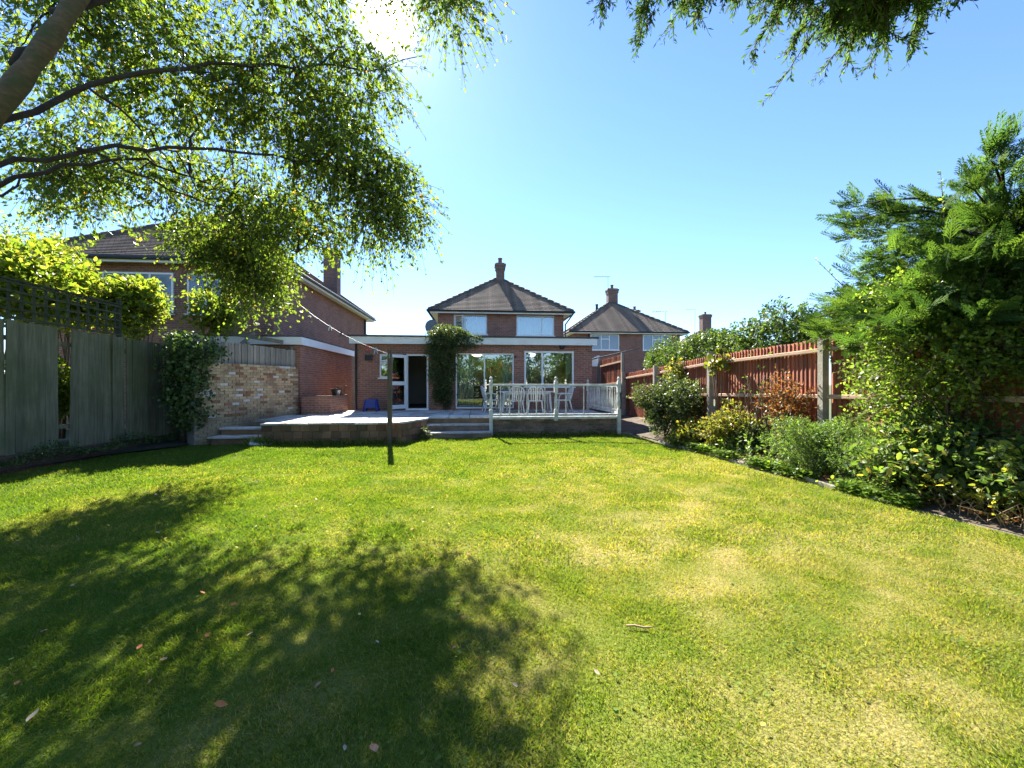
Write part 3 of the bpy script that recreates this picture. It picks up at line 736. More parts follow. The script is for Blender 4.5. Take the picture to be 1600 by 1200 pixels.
# ------------------------------------------------------------------ red closeboard fence on the right
fr = thing('closeboard_fence', 'red brown feather edge board fence with concrete posts along the border', 'fence', (6.1, 10, .25))
FX = 6.1
PY = [(0.0, 2.47), (3.3, 2.45), (6.7, 2.39), (10.2, 2.33), (13.5, 2.16), (16.6, 2.02)]
bm_ = MB(); bm_.poly([(-.006,-.055,0),(.0,.055,0),(.0,.055,1),(-.006,-.055,1)]); bm_.poly([(.016,-.055,0),(.016,-.055,1),(.006,.055,1),(.006,.055,0)])
bm_.poly([(-.006,-.055,1),(0,.055,1),(.006,.055,1),(.016,-.055,1)]); bm_.poly([(-.006,-.055,0),(-.006,-.055,1),(.016,-.055,1),(.016,-.055,0)]); bm_.poly([(0,.055,0),(.006,.055,0),(.006,.055,1),(0,.055,1)])
board = bm_.mesh('board', REDWOOD)
def boards(root, x, y0, y1, zb, zt0, zt1, step=0.1):
    n = int((y1-y0)/step); lo = Vector(root.location)
    for i in range(n):
        y = y0+(i+.5)*(y1-y0)/n; zt = zt0+(zt1-zt0)*(i+.5)/n + random.uniform(-.012, .008)
        o = link('board', board, root, True); o.location = Vector((x+random.uniform(0, .006), y, zb))-lo
        o.scale = (1, 1.16, zt-zb); o.rotation_euler = (random.uniform(-.006, .006), 0, -R(random.uniform(9, 15)))
for (a, za), (b, zb) in zip(PY, PY[1:]):
    boards(fr, FX+.05, a+.06, b-.06, .2, za-.03, zb-.03)
    for dz, wd in ((.24, .075), (1.06, .075), (1.85, .075)):
        MB().bar((FX-.005, a+.05, za-dz), (FX-.005, b-.05, zb-dz), .06, wd).build('rail', RAILWOOD, fr, bevel=.012)
for y, z in PY:
    MB().prism([(FX-.1, y-.055), (FX+.02, y-.055), (FX+.02, y+.055), (FX-.1, y+.055)], 0, z+.03).build('post', CONC, fr, bevel=.012)
tf_ = thing('closeboard_fence', 'tall red fence panel beside the end of the white balustrade', 'fence', (6.1, 18, .4))
boards(tf_, FX+.05, 16.72, 20.0, .3, 2.82, 2.72)
for dz in (.3, 1.2): MB().bar((FX, 16.7, 2.82-dz), (FX, 20.0, 2.72-dz), .06, .075).build('rail', RAILWOOD, tf_)
for y in (16.72, 20.05): MB().box(FX-.07, FX+.03, y-.05, y+.05, 0, 2.86).build('post', GREYWOOD, tf_)

# ------------------------------------------------------------------ old board fence and trellis on the left
lfn = thing('board_fence', 'weathered grey green board fence with gaps over a low brick plinth', 'fence', (-8.1, 9, .3))
def LX(y): return -8.3 + .55*(y-5)/6.5
def LT(y): return 2.72 - .2*(y-6)/5.5
ob_ = MB().box(-.011, .011, -.5, .5, 0, 1).mesh('board', OLDWOOD)
for a, b in ((1.0, 4.9), (5.0, 8.62), (8.78, 9.86), (9.97, 11.42)):
    y = a
    while y < b-.06:
        wd = min(random.choice((.14, .15, .17, .2)), b-y); yc = y+wd/2
        o = link('board', ob_, lfn, True); zb = .38-.03*(yc-6)+random.uniform(-.03, .03)
        if 8.78 <= yc < 9.05: zb += .0
        o.location = Vector((LX(yc)+random.uniform(-.012, .012), yc, zb))-Vector(lfn.location)
        o.scale = (1, wd+.01, LT(yc)-zb+random.uniform(-.02, .015)); o.rotation_euler = (random.uniform(-.006, .006), random.uniform(-.012, .012), -.085+random.uniform(-.03, .03)); y += wd
for y in (1.0, 4.95, 8.3, 9.9, 11.45): MB().box(LX(y)-.12, LX(y)-.03, y-.045, y+.045, 0, LT(y)+.02).build('post', OLDWOOD, lfn)
for a, b in ((1.0, 8.3), (8.3, 11.4)):
    for dz in (.3, 1.9): MB().bar((LX(a)-.05, a, LT(a)-dz), (LX(b)-.05, b, LT(b)-dz), .05, .08).build('rail', OLDWOOD, lfn)
pl = MB(); pl.poly([(LX(1)+.03, 1, .42), (LX(1)+.03, 1, -.05), (LX(11.4)+.03, 11.4, -.05), (LX(11.4)+.03, 11.4, .27)]); pl.poly([(LX(1)-.08, 1, .42), (LX(1)+.03, 1, .42), (LX(11.4)+.03, 11.4, .27), (LX(11.4)-.08, 11.4, .27)])
pl.build('plinth', brickmat('mossy_plinth_brick', (.12, .06, .045), (.17, .08, .055), (.12, .11, .09), dirt=(.05, .06, .03), da=.9), lfn)
tr_ = thing('trellis', 'dark square lattice trellis on top of the old board fence', 'trellis', (-8.2, 7.5, 2.7))
for a, b in ((2.0, 5.0), (5.04, 7.55), (7.6, 9.85)):
    k = 0; y = a+.03
    while y < b:
        MB().bar((LX(y)-.03, y, LT(y)+.04), (LX(y)-.03, y, 3.42-.03*(y-6)), .016, .05, (0, 1, 0)).build('slat', TRELLIS, tr_); y += .19
    for k in range(5):
        h = lambda y: LT(y)+.06+(3.38-.03*(y-6)-LT(y)-.06)*k/4
        MB().bar((LX(a)-.013, a, h(a)), (LX(b)-.013, b, h(b)), .016, .04).build('slat', TRELLIS, tr_)
    MB().bar((LX(a)-.02, a, 3.43-.03*(a-6)), (LX(b)-.02, b, 3.43-.03*(b-6)), .06, .03).build('cap', TRELLIS, tr_)
    MB().box(LX(b)-.1, LX(b)-.03, b-.03, b+.03, 2.2, 3.45).build('post', TRELLIS, tr_)

# ------------------------------------------------------------------ yellow stock brick wall with grey pales
wl = thing('brick_wall', 'old yellow stock brick garden wall between ivy and garage', 'wall', (-7.0, 10.7, 0), math.atan2(3.2, 1.13))
WL = 3.37
MB().box(0, WL, -.092, .11, -.1, 2.06).build('mortar_bed', MORTAR, wl, local=True)
bmesh_ = [MB().box(-.106, .106, -.05, .05, -.0325, .0325).mesh('brick', m_) for m_ in (STOCK, STOCK2, STOCK3)]
low = MB(); cnt = 0
for c in range(28):
    z = .04+c*.075; x = .11+(.1125 if c % 2 else 0)
    while x < WL-.08:
        if c >= 9:
            o = link('brick', random.choices(bmesh_, (78, 8, 14))[0], wl, True)
            o.location = (x, -.062+random.uniform(-.008, .006), z); o.rotation_euler = (0, random.uniform(-.012, .012), random.uniform(-.02, .02)); cnt += 1
        else:
            low.box(x-.106, x+.106, -.112+random.uniform(-.006, .006), -.02, z-.0325, z+.0325)
        x += .225
lo_ = low.build('lower_bricks', STOCK, wl, local=True); lo_['kind'] = 'stuff'
pf = thing('pale_fence', 'short grey closeboard pales on top of the yellow brick wall', 'fence', (-7.0, 10.7, 2.08), math.atan2(3.2, 1.13))
pale = MB().box(-.5, .5, -.008, .008, 0, 1).mesh('pale', GREYWOOD)
for i in range(34):
    o = link('pale', pale, pf, True); o.location = (.06+i*.099, .01+.008*(i % 2), -.05); o.scale = (.098, 1, .66-.0013*i+random.uniform(-.02, .01)); o.rotation_euler = (0, random.uniform(-.01, .01), R(random.uniform(3, 8)))
for z in (.12, .48): MB().box(0, WL, .03, .08, z, z+.07).build('rail', GREYWOOD, pf, local=True)
for x in (.02, 1.7, WL-.05): MB().box(x-.04, x+.04, .085, .16, -.3, .68).build('post', GREYWOOD, pf, local=True)

# brick planter with pots at the garage wall
bp = thing('brick_planter', 'low brick planter on the terrace against the garage wall', 'planter', (-5.1, 14.5, TZ))
q = MB(); q.box(-5.62, -4.7, 13.7, 13.81, TZ-.02, 1.12); q.box(-4.81, -4.7, 13.815, 15.4, TZ-.02, 1.12); q.box(-5.62, -4.815, 15.29, 15.4, TZ-.02, 1.12); q.build('wall', RED_BRICK, bp)
q = MB(); q.box(-5.64, -4.68, 13.68, 13.83, 1.122, 1.17); q.box(-4.83, -4.68, 13.835, 15.42, 1.122, 1.17); q.build('coping', CHIM_BRICK, bp)
MB().box(-5.62, -4.815, 13.815, 15.285, .6, 1.05).build('soil_fill', SOIL, bp)
def pot(x, y, z, s, label, mat):
    t_ = thing('plant_pot', label, 'pot', (x, y, z))
    MB().lathe([(.1*s, 0), (.14*s, .24*s), (.16*s, .24*s), (.16*s, .3*s), (.13*s, .3*s), (.12*s, .22*s)], (x, y, z), 14).build('pot', mat, t_, True)
    MB().lathe([(.125*s, .245*s), (.03, .25*s)], (x, y, z), 12).build('soil', SOIL, t_); return t_
pot(-4.76, 14.9, 1.172, 1.1, 'brown clay pot on the planter coping near the extension corner', TERRA)
pot(-4.78, 14.25, 1.172, .75, 'small dark pot on the middle of the planter coping', GUTTER)
pot(-4.76, 14.55, 1.172, .55, 'little white pot between two others on the planter coping', UPVC)

# blue plastic stool
bst = thing('plastic_stool', 'blue plastic stool beside the open back door', 'stool', (-3.78, 15.1, TZ))
MB().prism([(-.19, -.15), (.19, -.15), (.19, .15), (-.19, .15)], .4, .44).build('seat', BLUE, bst, local=True, bevel=.015)
for sx in (-1, 1):
    for sy in (-1, 1):
        MB().bar((sx*.17, sy*.13, .4), (sx*.23, sy*.18, .002), .06, .05).build('leg', BLUE, bst, local=True)
m = MB(); m.poly([(-.19, -.145, .395), (.19, -.145, .395), (.215, -.168, .13), (-.215, -.168, .13)]); o = m.build('side_panel', BLUE, bst, local=True); o.modifiers.new('s', 'SOLIDIFY').thickness = .01
m = MB(); m.poly([(-.185, -.14, .395), (-.185, .14, .395), (-.212, .165, .13), (-.212, -.165, .13)]); m.poly([(.185, .14, .395), (.185, -.14, .395), (.212, -.165, .13), (.212, .165, .13)]); m.build('side_panel', BLUE, bst, local=True)

# washing line post, line and pegs
wpst = thing('washing_line_post', 'dark wooden washing line post standing on the lawn before the terrace', 'post', (-2.18, 10.52, 0))
MB().prism([(-.05, -.05), (.05, -.05), (.05, .05), (-.05, .05)], -.05, 2.4).build('post', POSTWOOD, wpst, local=True, bevel=.01)
MB().tube([(0, -.07, 2.2), (0, -.09, 2.26), (0, -.05, 2.3)], .01, 6).build('hook', ALU, wpst, local=True)
A_, B_ = Vector((-2.2, 10.56, 2.3)), Vector((-7.08, 15.6, 5.05))
def line_at(u): return A_.lerp(B_, u) - Vector((0, 0, 1.1*u*(1-u)))
tag(MB().tube([line_at(i/30) for i in range(31)], .007, 5).build('washing_line', LINE), 'thin washing line sagging from the post to the neighbour wall', 'washing line')
for u, m_, s, l in ((.09, BLUEP, 1.2, 'pale blue peg on the washing line near the post'), (.15, REDP, 1.6, 'red peg on the washing line before the brick wall'), (.36, GUTTER, 1.1, 'dark peg on the washing line before the garage fascia'), (.46, UPVC, 1.3, 'white peg highest up the washing line')):
    p = line_at(u); t_ = thing('clothes_peg', l, 'peg', p)
    for sx in (-1, 1): MB().bar((sx*.006, 0, .04*s), (sx*.035*s, .0, -.09*s), .014, .018).build('jaw', m_, t_, local=True)
    MB().tube([(-.012, 0, .0), (.012, 0, .0)], .012, 6).build('spring', ALU, t_, local=True)

# ------------------------------------------------------------------ white balustrade
bal = thing('balustrade', 'white painted wooden balustrade with turned posts around the terrace', 'balustrade', (2.3, 12.0, TZ))
RY = 11.965
def rail_post(x, y, z0, ztop):
    m = MB(); h = .052; m.box(x-h, x+h, y-h, y+h, z0, TZ+.22)
    m.lathe([(.05, TZ+.22), (.03, TZ+.25), (.048, TZ+.32), (.05, TZ+.42), (.036, TZ+.6), (.03, TZ+.7), (.048, TZ+.73)], (x, y, 0), 12)
    m.box(x-h, x+h, y-h, y+h, TZ+.73, ztop-.1)
    m.lathe([(.055, ztop-.1), (.055, ztop-.085), (.025, ztop-.07), (.045, ztop-.035), (.05, ztop-.01), (.042, ztop+.02), (.02, ztop+.04), (.003, ztop+.045)], (x, y, 0), 12)
    m.build('post', PAINT, bal)
for x, z0 in ((.41, -.02), (2.33, TZ-.1), (4.24, .05)): rail_post(x, RY, z0, 1.72)
rail_post(4.24, 15.42, TZ, 1.68)
for a, b in ((.46, 2.28), (2.38, 4.19)):
    MB().box(a, b, RY-.03, RY+.03, 1.49, 1.55).build('rail', PAINT, bal, bevel=.01); MB().box(a, b, RY-.03, RY+.03, .62, .67).build('rail', PAINT, bal, bevel=.01)
MB().box(.44, 4.2, RY-.07, RY+.05, TZ-.045, TZ+.02).build('sill_board', PAINT, bal)
MB().box(4.21, 4.27, RY+.055, 15.36, 1.46, 1.52).build('rail', PAINT, bal, bevel=.01); MB().box(4.21, 4.27, RY+.055, 15.36, .65, .7).build('rail', PAINT, bal, bevel=.01)
bl = MB().lathe([(.02, 0), (.02, .1), (.012, .12), (.019, .25), (.021, .35), (.014, .6), (.012, .7), (.02, .73), (.02, .82)], (0, 0, 0), 8).mesh('baluster', PAINT, True)
for x in (.69, .95, 1.23, 1.47, 1.75, 2.0, 2.63, 3.17):
    o = link('baluster', bl, bal, True); o.location = Vector((x, RY, .67))-Vector(bal.location)
for i in range(27):
    o = link('baluster', bl, bal, True); o.location = Vector((4.24, 12.12+.121*i, .7))-Vector(bal.location); o.scale = (1, 1, .93); o.rotation_euler = (random.uniform(-.03, .03), random.uniform(-.02, .02), 0)

# ------------------------------------------------------------------ plastic garden table and chairs
tb = thing('garden_table', 'long white plastic garden table on the terrace', 'table', (1.72, 14.3, TZ+.004))
MB().prism([(-.95, -.36), (-.85, -.42), (.85, -.42), (.95, -.36), (.95, .36), (.85, .42), (-.85, .42), (-.95, .36)], .69, .725).build('table_top', PLASTIC, tb, local=True, bevel=.01)
MB().box(-.82, .82, -.34, .34, .62, .688).build('apron', PLASTIC, tb, local=True)
for sx in (-1, 1):
    for sy in (-1, 1): MB().tube([(sx*.78, sy*.3, .66), (sx*.84, sy*.34, 0)], [.045, .035], 8).build('leg', PLASTIC, tb, local=True)
def chair(x, y, rz, label):
    t_ = thing('garden_chair', label, 'chair', (x, y, TZ+.004), rz, 'white plastic garden chairs around the table')
    s = MB(); s.prism([(-.23, -.2), (.23, -.2), (.25, .22), (.2, .25), (-.2, .25), (-.25, .22)], .4, .43); s.build('seat', PLASTIC, t_, local=True, bevel=.012)
    # backrest: arched frame with five slats
    fr_ = [(-.24, -.2, .42), (-.25, -.26, .62), (-.22, -.31, .8), (-.13, -.335, .875), (0, -.34, .9), (.13, -.335, .875), (.22, -.31, .8), (.25, -.26, .62), (.24, -.2, .42)]
    b = MB().tube(fr_, .022, 6).build('backrest', PLASTIC, t_, True, True)
    for k in range(5):
        xx = -.14+.07*k; MB().bar((xx, -.21, .43), (xx*1.05, -.335, .86-.25*xx*xx*6), .038, .012, (0, 1, 0)).build('slat', PLASTIC, b)
    for sx in (-1, 1):
        MB().tube([(sx*.25, -.27, .64), (sx*.28, -.05, .65), (sx*.28, .17, .63), (sx*.265, .22, .5), (sx*.25, .2, .42)], .02, 6).build('arm', PLASTIC, t_, True, True)
        MB().tube([(sx*.22, .2, .41), (sx*.26, .25, 0)], [.03, .022], 6).build('leg', PLASTIC, t_, True, True)
        MB().tube([(sx*.21, -.18, .41), (sx*.25, -.28, 0)], [.03, .022], 6).build('leg', PLASTIC, t_, True, True)
chair(1.28, 13.62, 0.08, 'white plastic chair at the long table side, back to the lawn, near the patio door')
chair(1.95, 13.6, -.12, 'white plastic chair at the long table side, back to the lawn, near the balustrade post')
chair(3.0, 14.15, R(95), 'white plastic chair at the table end by the brick pier under the window')
chair(.5, 14.35, R(-80), 'white plastic chair at the table end in front of the patio door')

# ------------------------------------------------------------------ foliage tools
def nrmz(a): return a/np.maximum(np.linalg.norm(a, axis=-1, keepdims=True), 1e-9)
def rand_dir(n): return nrmz(rng.normal(size=(n, 3)))
LEAF4 = (np.array([(0,0,0), (.5,.30,.06), (1,0,-.03), (.5,-.30,.06)], float), [(0,1,2,3)])
LEAF6 = (np.array([(0,0,0), (.28,.27,.07), (.68,.25,.06), (1,0,-.06), (.68,-.25,.06), (.28,-.27,.07)], float), [(0,1,2,3), (0,3,4,5)])
ROUND = (np.array([(0,0,0), (.2,.4,.05), (.7,.45,.04), (1,0,0), (.7,-.45,.04), (.2,-.4,.05)], float), [(0,1,2,3), (0,3,4,5)])
THIN = (np.array([(0,0,0), (.5,.08,.03), (1,0,-.04), (.5,-.08,.03)], float), [(0,1,2,3)])
def frond():
    """flat feathery conifer spray of unit length in the xy plane"""
    V = []; F = []
    def sliver(p, a, L, wd, z=0):
        d = np.array((math.cos(a), math.sin(a), 0)); s = np.array((-d[1], d[0], 0))*wd
        n = len(V); V.extend([p-s*.6, p+d*L*.5-s+np.array((0,0,z)), p+d*L+np.array((0,0,z*1.6)), p+d*L*.5+s+np.array((0,0,z))]); F.append((n, n+1, n+2, n+3))
    sliver(np.zeros(3), 0, 1.0, .02)
    for i in range(9):
        t = .06+.1*i; L = .34*(1-t)**.8+.07
        for s_ in (1, -1):
            a = s_*R(28+10*random.random()); p = np.array((t+.05*random.random(), 0, 0)); z = -.08*L+.1*L*random.random()
            sliver(p, a, L*random.uniform(.8, 1.15), .02, z)
            for k in range(2):
                q = p+np.array((math.cos(a), math.sin(a), 0))*L*(.3+.3*k)+np.array((0,0,z*.6)); sliver(q, a+R(28)*(1 if k % 2 else -1), L*.45, .016, z*.5)
    return np.array(V), F
FROND = frond()

def scatter(name, tmpl, P, D, Nn, S, mat, parent, rnd=None, stuff=True):
    tv, tf = tmpl; n = len(P); k = len(tv); q = len(tf[0])
    D = nrmz(D); Yv = nrmz(np.cross(Nn, D)); Z = np.cross(D, Yv); S = np.broadcast_to(np.asarray(S, float), (n,))
    V = P[:, None, :] + S[:, None, None]*(tv[None, :, 0, None]*D[:, None, :] + tv[None, :, 1, None]*Yv[:, None, :] + tv[None, :, 2, None]*Z[:, None, :])
    Fi = (np.array(tf)[None]+(np.arange(n)*k)[:, None, None]).reshape(-1)
    me = bpy.data.meshes.new(name)
    me.vertices.add(n*k); me.vertices.foreach_set('co', V.reshape(-1).astype(np.float32))
    nf = n*len(tf); me.loops.add(nf*q); me.loops.foreach_set('vertex_index', Fi.astype(np.int32))
    me.polygons.add(nf); me.polygons.foreach_set('loop_start', (np.arange(nf)*q).astype(np.int32))
    try: me.polygons.foreach_set('loop_total', np.full(nf, q, np.int32))
    except Exception: pass
    if rnd is None: rnd = rng.random(n)
    at = me.attributes.new('rnd', 'FLOAT', 'FACE'); at.data.foreach_set('value', np.repeat(rnd, len(tf)).astype(np.float32))
    me.materials.append(mat); me.update(calc_edges=True)
    o = link(name, me, parent)
    o['kind'] = 'stuff'
    return o

def tubes(name, paths, radii, mat, parent):
    """many thin three-sided twigs as one mesh; paths (N,K,3)"""
    n, K, _ = paths.shape; T = np.zeros_like(paths); T[:, 1:-1] = paths[:, 2:]-paths[:, :-2]; T[:, 0] = paths[:, 1]-paths[:, 0]; T[:, -1] = paths[:, -1]-paths[:, -2]
    T = nrmz(T); a = nrmz(np.cross(T, np.array((.3, .5, .8)))); b = np.cross(T, a)
    V = np.stack([paths + radii[None, :, None]*(a*math.cos(x)+b*math.sin(x)) for x in (0, 2.09, 4.19)], 2)   # N,K,3,3
    idx = np.arange(n*K*3).reshape(n, K, 3); F = []
    for s in range(3):
        F.append(np.stack([idx[:, :-1, s], idx[:, :-1, (s+1) % 3], idx[:, 1:, (s+1) % 3], idx[:, 1:, s]], -1).reshape(-1, 4))
    F = np.concatenate(F); me = bpy.data.meshes.new(name)
    me.vertices.add(n*K*3); me.vertices.foreach_set('co', V.reshape(-1).astype(np.float32))
    me.loops.add(F.size); me.loops.foreach_set('vertex_index', F.reshape(-1).astype(np.int32))
    me.polygons.add(len(F)); me.polygons.foreach_set('loop_start', (np.arange(len(F))*4).astype(np.int32))
    me.materials.append(mat); me.update(calc_edges=True)
    o = link(name, me, parent); o['kind'] = 'stuff'
    return o

def sprigs(S, D, L, m, droop=.3, spread=.9, upn=.8):
    n = len(S); D = nrmz(D); L = np.broadcast_to(L, (n,)); t = (np.arange(m)+.6)/m; t = t[None, :]+rng.uniform(-.3, .3, (n, m))/m
    Lz = L[:, None, None]; P = S[:, None, :]+D[:, None, :]*Lz*t[..., None]; P[..., 2] -= droop*L[:, None]*t**2
    T = np.repeat(D[:, None, :], m, 1).copy(); T[..., 2] -= 2*droop*t; T = nrmz(T)
    perp = nrmz(np.cross(T, rng.normal(size=T.shape))); LD = nrmz(T*.55+perp*spread)
    NN = nrmz(rng.normal(size=T.shape)*.6+np.array((0, 0, upn)))
    tt = np.array((0, .5, 1.)); paths = S[:, None, :]+D[:, None, :]*Lz*tt[None, :, None]; paths[..., 2] -= droop*L[:, None]*tt[None]**2
    return P.reshape(-1, 3), LD.reshape(-1, 3), NN.reshape(-1, 3), paths

def blob(n, c, r, lobes=7, inner=.45, amp=.35, cut=None):
    """points spread through a lumpy ellipsoid, denser towards its skin"""
    d = rand_dir(n); lb = rand_dir(lobes); k = np.max(np.maximum(d @ lb.T, 0)**6, 1); rad = (1-amp)+amp*1.3*k
    u = inner+(1-inner)*rng.random(n)**.6
    p = d*(u*rad)[:, None]; P = p*np.array(r)+np.array(c)
    return P, d

def shrub(name, label, cat, base, r, n, L, m, leaf, mat, tmpl=LEAF4, group=None, zc=None, stems=5, droop=.3, upd=.5, inner=.45, stemmat=None, lobes=7, amp=.35, spread=.9):
    t_ = thing(name, label, cat, base, 0, group); c = np.array(base, float); c[2] += r[2]*.95 if zc is None else zc
    P, d = blob(n, c, r, lobes, inner, amp); D = nrmz(d+np.array((0, 0, upd))+rng.normal(size=(n, 3))*.35)
    keep = P[:, 2] > base[2]+.02; P, D = P[keep], D[keep]
    LL = L*rng.uniform(.6, 1.3, len(P)); lp, ld, ln, paths = sprigs(P-D*LL[:, None]*.5, D, LL, m, droop, spread)
    ok = lp[:, 2] > base[2]
    scatter('foliage', tmpl, lp[ok], ld[ok], ln[ok], leaf*rng.uniform(.6, 1.3, ok.sum()), mat, t_)
    tubes('twigs', paths[::2], np.array((.006, .004, .002)), stemmat or STEM, t_)
    for k in range(stems):
        e = P[rng.integers(len(P))]; b0 = np.array(base)+np.array((rng.uniform(-.12, .12)*r[0], rng.uniform(-.12, .12)*r[1], -.05)); mid = b0*.5+e*.5+np.array((0, 0, .1))
        MB().tube([tuple(b0), tuple(mid), tuple(e)], [.022, .015, .006], 6).build('stem', stemmat or STEM, t_, True)
    return t_

# ------------------------------------------------------------------ birch overhanging the lawn from the left
bt_ = thing('birch_tree', 'leaning birch with long drooping branches over the lawn', 'tree', (-7.25, 5.3, .1))
def smooth(pts, n=24):
    P = [Vector(p) for p in pts]; P = [P[0]*2-P[1]]+P+[P[-1]*2-P[-2]]; o = []
    for i in range(1, len(P)-2):
        for k in range(n//(len(P)-3)):
            t = k/(n//(len(P)-3)); a, b, c, d = P[i-1:i+3]
            o.append(.5*((2*b)+(c-a)*t+(2*a-5*b+4*c-d)*t*t+(3*b-a-3*c+d)*t**3))
    o.append(P[-2]); return o
trunk = smooth([(-7.25, 5.3, -.1), (-7.0, 5.25, 1.6), (-6.5, 5.18, 3.0), (-5.68, 5.07, 4.15), (-4.95, 5.0, 5.1), (-4.4, 4.99, 6.0), (-3.9, 5.2, 7.6), (-3.6, 5.4, 9.2)], 35)
MB().tube(trunk, [.16-.115*(i/len(trunk)) + .012*math.sin(i*2.1) for i in range(len(trunk))], 14).build('trunk', BARK, bt_, True)
LIMBS = [
    ([(-6.05, 5.1, 3.8), (-5.2, 5.9, 4.65), (-4.3, 6.6, 5.15), (-3.3, 7.1, 5.3), (-2.2, 7.7, 5.4), (-1.5, 7.9, 5.1)], .065),
    ([(-5.7, 5.06, 4.3), (-4.9, 5.7, 5.4), (-4.1, 6.2, 6.1), (-3.2, 6.8, 6.6), (-2.0, 7.5, 7.2), (-1.0, 7.7, 7.6)], .075),
    ([(-6.3, 5.14, 3.45), (-5.7, 6.2, 4.6), (-5.2, 7.2, 5.1), (-4.6, 8.2, 5.1), (-4.4, 9.0, 4.7)], .06),
    ([(-4.75, 5.0, 5.7), (-3.6, 5.6, 6.9), (-2.4, 6.2, 8.0), (-1.2, 6.9, 8.7), (-.3, 7.3, 8.8)], .07),
    ([(-5.15, 5.01, 5.1), (-5.4, 5.8, 6.2), (-5.9, 6.4, 7.1), (-6.2, 6.8, 7.6)], .06),
    ([(-6.65, 5.2, 2.9), (-6.7, 6.2, 4.0), (-7.0, 7.1, 4.8), (-7.1, 7.8, 5.1)], .05),
    ([(-5.2, 5.8, 4.62), (-4.6, 6.9, 4.55), (-3.9, 7.7, 4.3), (-3.4, 8.1, 4.0)], .035),
    ([(-4.9, 5.6, 5.3), (-4.7, 6.4, 5.2), (-4.5, 7.2, 4.7), (-4.1, 7.8, 4.2)], .035),
    ([(-3.6, 5.3, 8.6), (-4.6, 5.9, 9.2), (-5.6, 6.4, 9.3)], .05),
]
limbpts = []
for pts, r0 in LIMBS:
    r0 *= .52; p = smooth(pts, 20); p = [q+Vector((random.gauss(0, 1), random.gauss(0, 1), random.gauss(0, 1)))*(.035 if 0 < i_ else 0) for i_, q in enumerate(p)]; limbpts += p[3:]
    MB().tube(p, [max(.008, r0*(1-.85*i/len(p))) for i in range(len(p))], 8).build('limb', TWIG, bt_, True)
limbA = np.array([tuple(p) for p in limbpts])
CL = [  # centre, radii, twigs
    ((-6.1, 6.5, 6.5), (1.1, 1.0, .9), 190), ((-4.8, 6.9, 6.5), (1.1, 1.0, 1.0), 330), ((-3.4, 7.3, 6.5), (1.1, 1.0, 1.1), 400),
    ((-2.2, 7.6, 7.1), (1.05, .9, .95), 210), ((-2.4, 7.7, 5.7), (1.0, .9, .9), 380), ((-1.55, 7.8, 5.1), (.6, .7, .8), 190),
    ((-4.2, 8.3, 5.1), (.95, .8, .8), 260), ((-5.6, 7.9, 5.4), (.9, .8, .7), 170), ((-4.95, 9.3, 4.4), (.85, .7, .75), 380),
    ((-6.7, 7.3, 5.2), (.7, .8, .6), 120), ((-.5, 7.5, 8.55), (.7, .7, .6), 130), ((-5.6, 7.0, 8.3), (1.4, 1.1, 1.0), 240),
    ((-3.2, 6.8, 8.3), (1.4, 1.1, 1.1), 300), ((-1.4, 7.1, 8.9), (1.0, .9, .8), 150), ((-3.3, 7.9, 4.55), (.8, .6, .6), 150), ((-5.5, 8.9, 4.6), (.7, .6, .7), 150),
    ((-6.9, 8.0, 6.2), (.9, .8, .9), 130), ((-7.6, 8.4, 5.3), (.8, .8, .7), 150), ((-5.0, 9.6, 3.75), (.8, .5, .5), 130), ((-5.2, 5.9, 7.0), (.9, .7, .7), 120), ((-2.0, 8.0, 4.6), (.6, .5, .5), 110),
]
st = []; dr = []; sub = []
for c, r, n in CL:
    n = int(n*1.25); r = tuple(q*1.06 for q in r)
    P, d = blob(n, c, r, 6, .15, .3); st.append(P); dr.append(nrmz(d*np.array((.55, .55, .2))+np.array((0.1, .05, -.28))+rng.normal(size=(n, 3))*.45))
    for k in range(max(6, n//26)):
        e = P[rng.integers(n)]; j = np.argmin(np.linalg.norm(limbA-e, axis=1)+rng.uniform(0, .5, len(limbA))); s0 = limbA[j]
        mids = [s0+(e-s0)*u+np.array((0, 0, .22*math.sin(math.pi*u)))*np.linalg.norm(e-s0)*.7+rng.normal(size=3)*.03*(0 < u < 1) for u in np.linspace(0, 1, 6)]; sub.append(mids)
tubes('branches', np.array(sub), np.array((.022, .018, .014, .011, .008, .005)), TWIG, bt_)
st = np.concatenate(st); dr = np.concatenate(dr)
LL = rng.uniform(.25, .8, len(st)); lp, ld, ln, paths = sprigs(st, dr, LL, 12, .4, .9, .35)
ld = nrmz(ld+np.array((0, 0, -.45)))
scatter('foliage', LEAF4, lp+rng.normal(size=lp.shape)*.025, ld, ln+rng.normal(size=ln.shape)*.5, .09*rng.uniform(.45, 1.25, len(lp)), L_BIRCH, bt_, np.clip(rng.beta(2, 2.2, len(lp)), 0, 1))
tubes('twigs', paths, np.array((.005, .0035, .002)), TWIG, bt_)

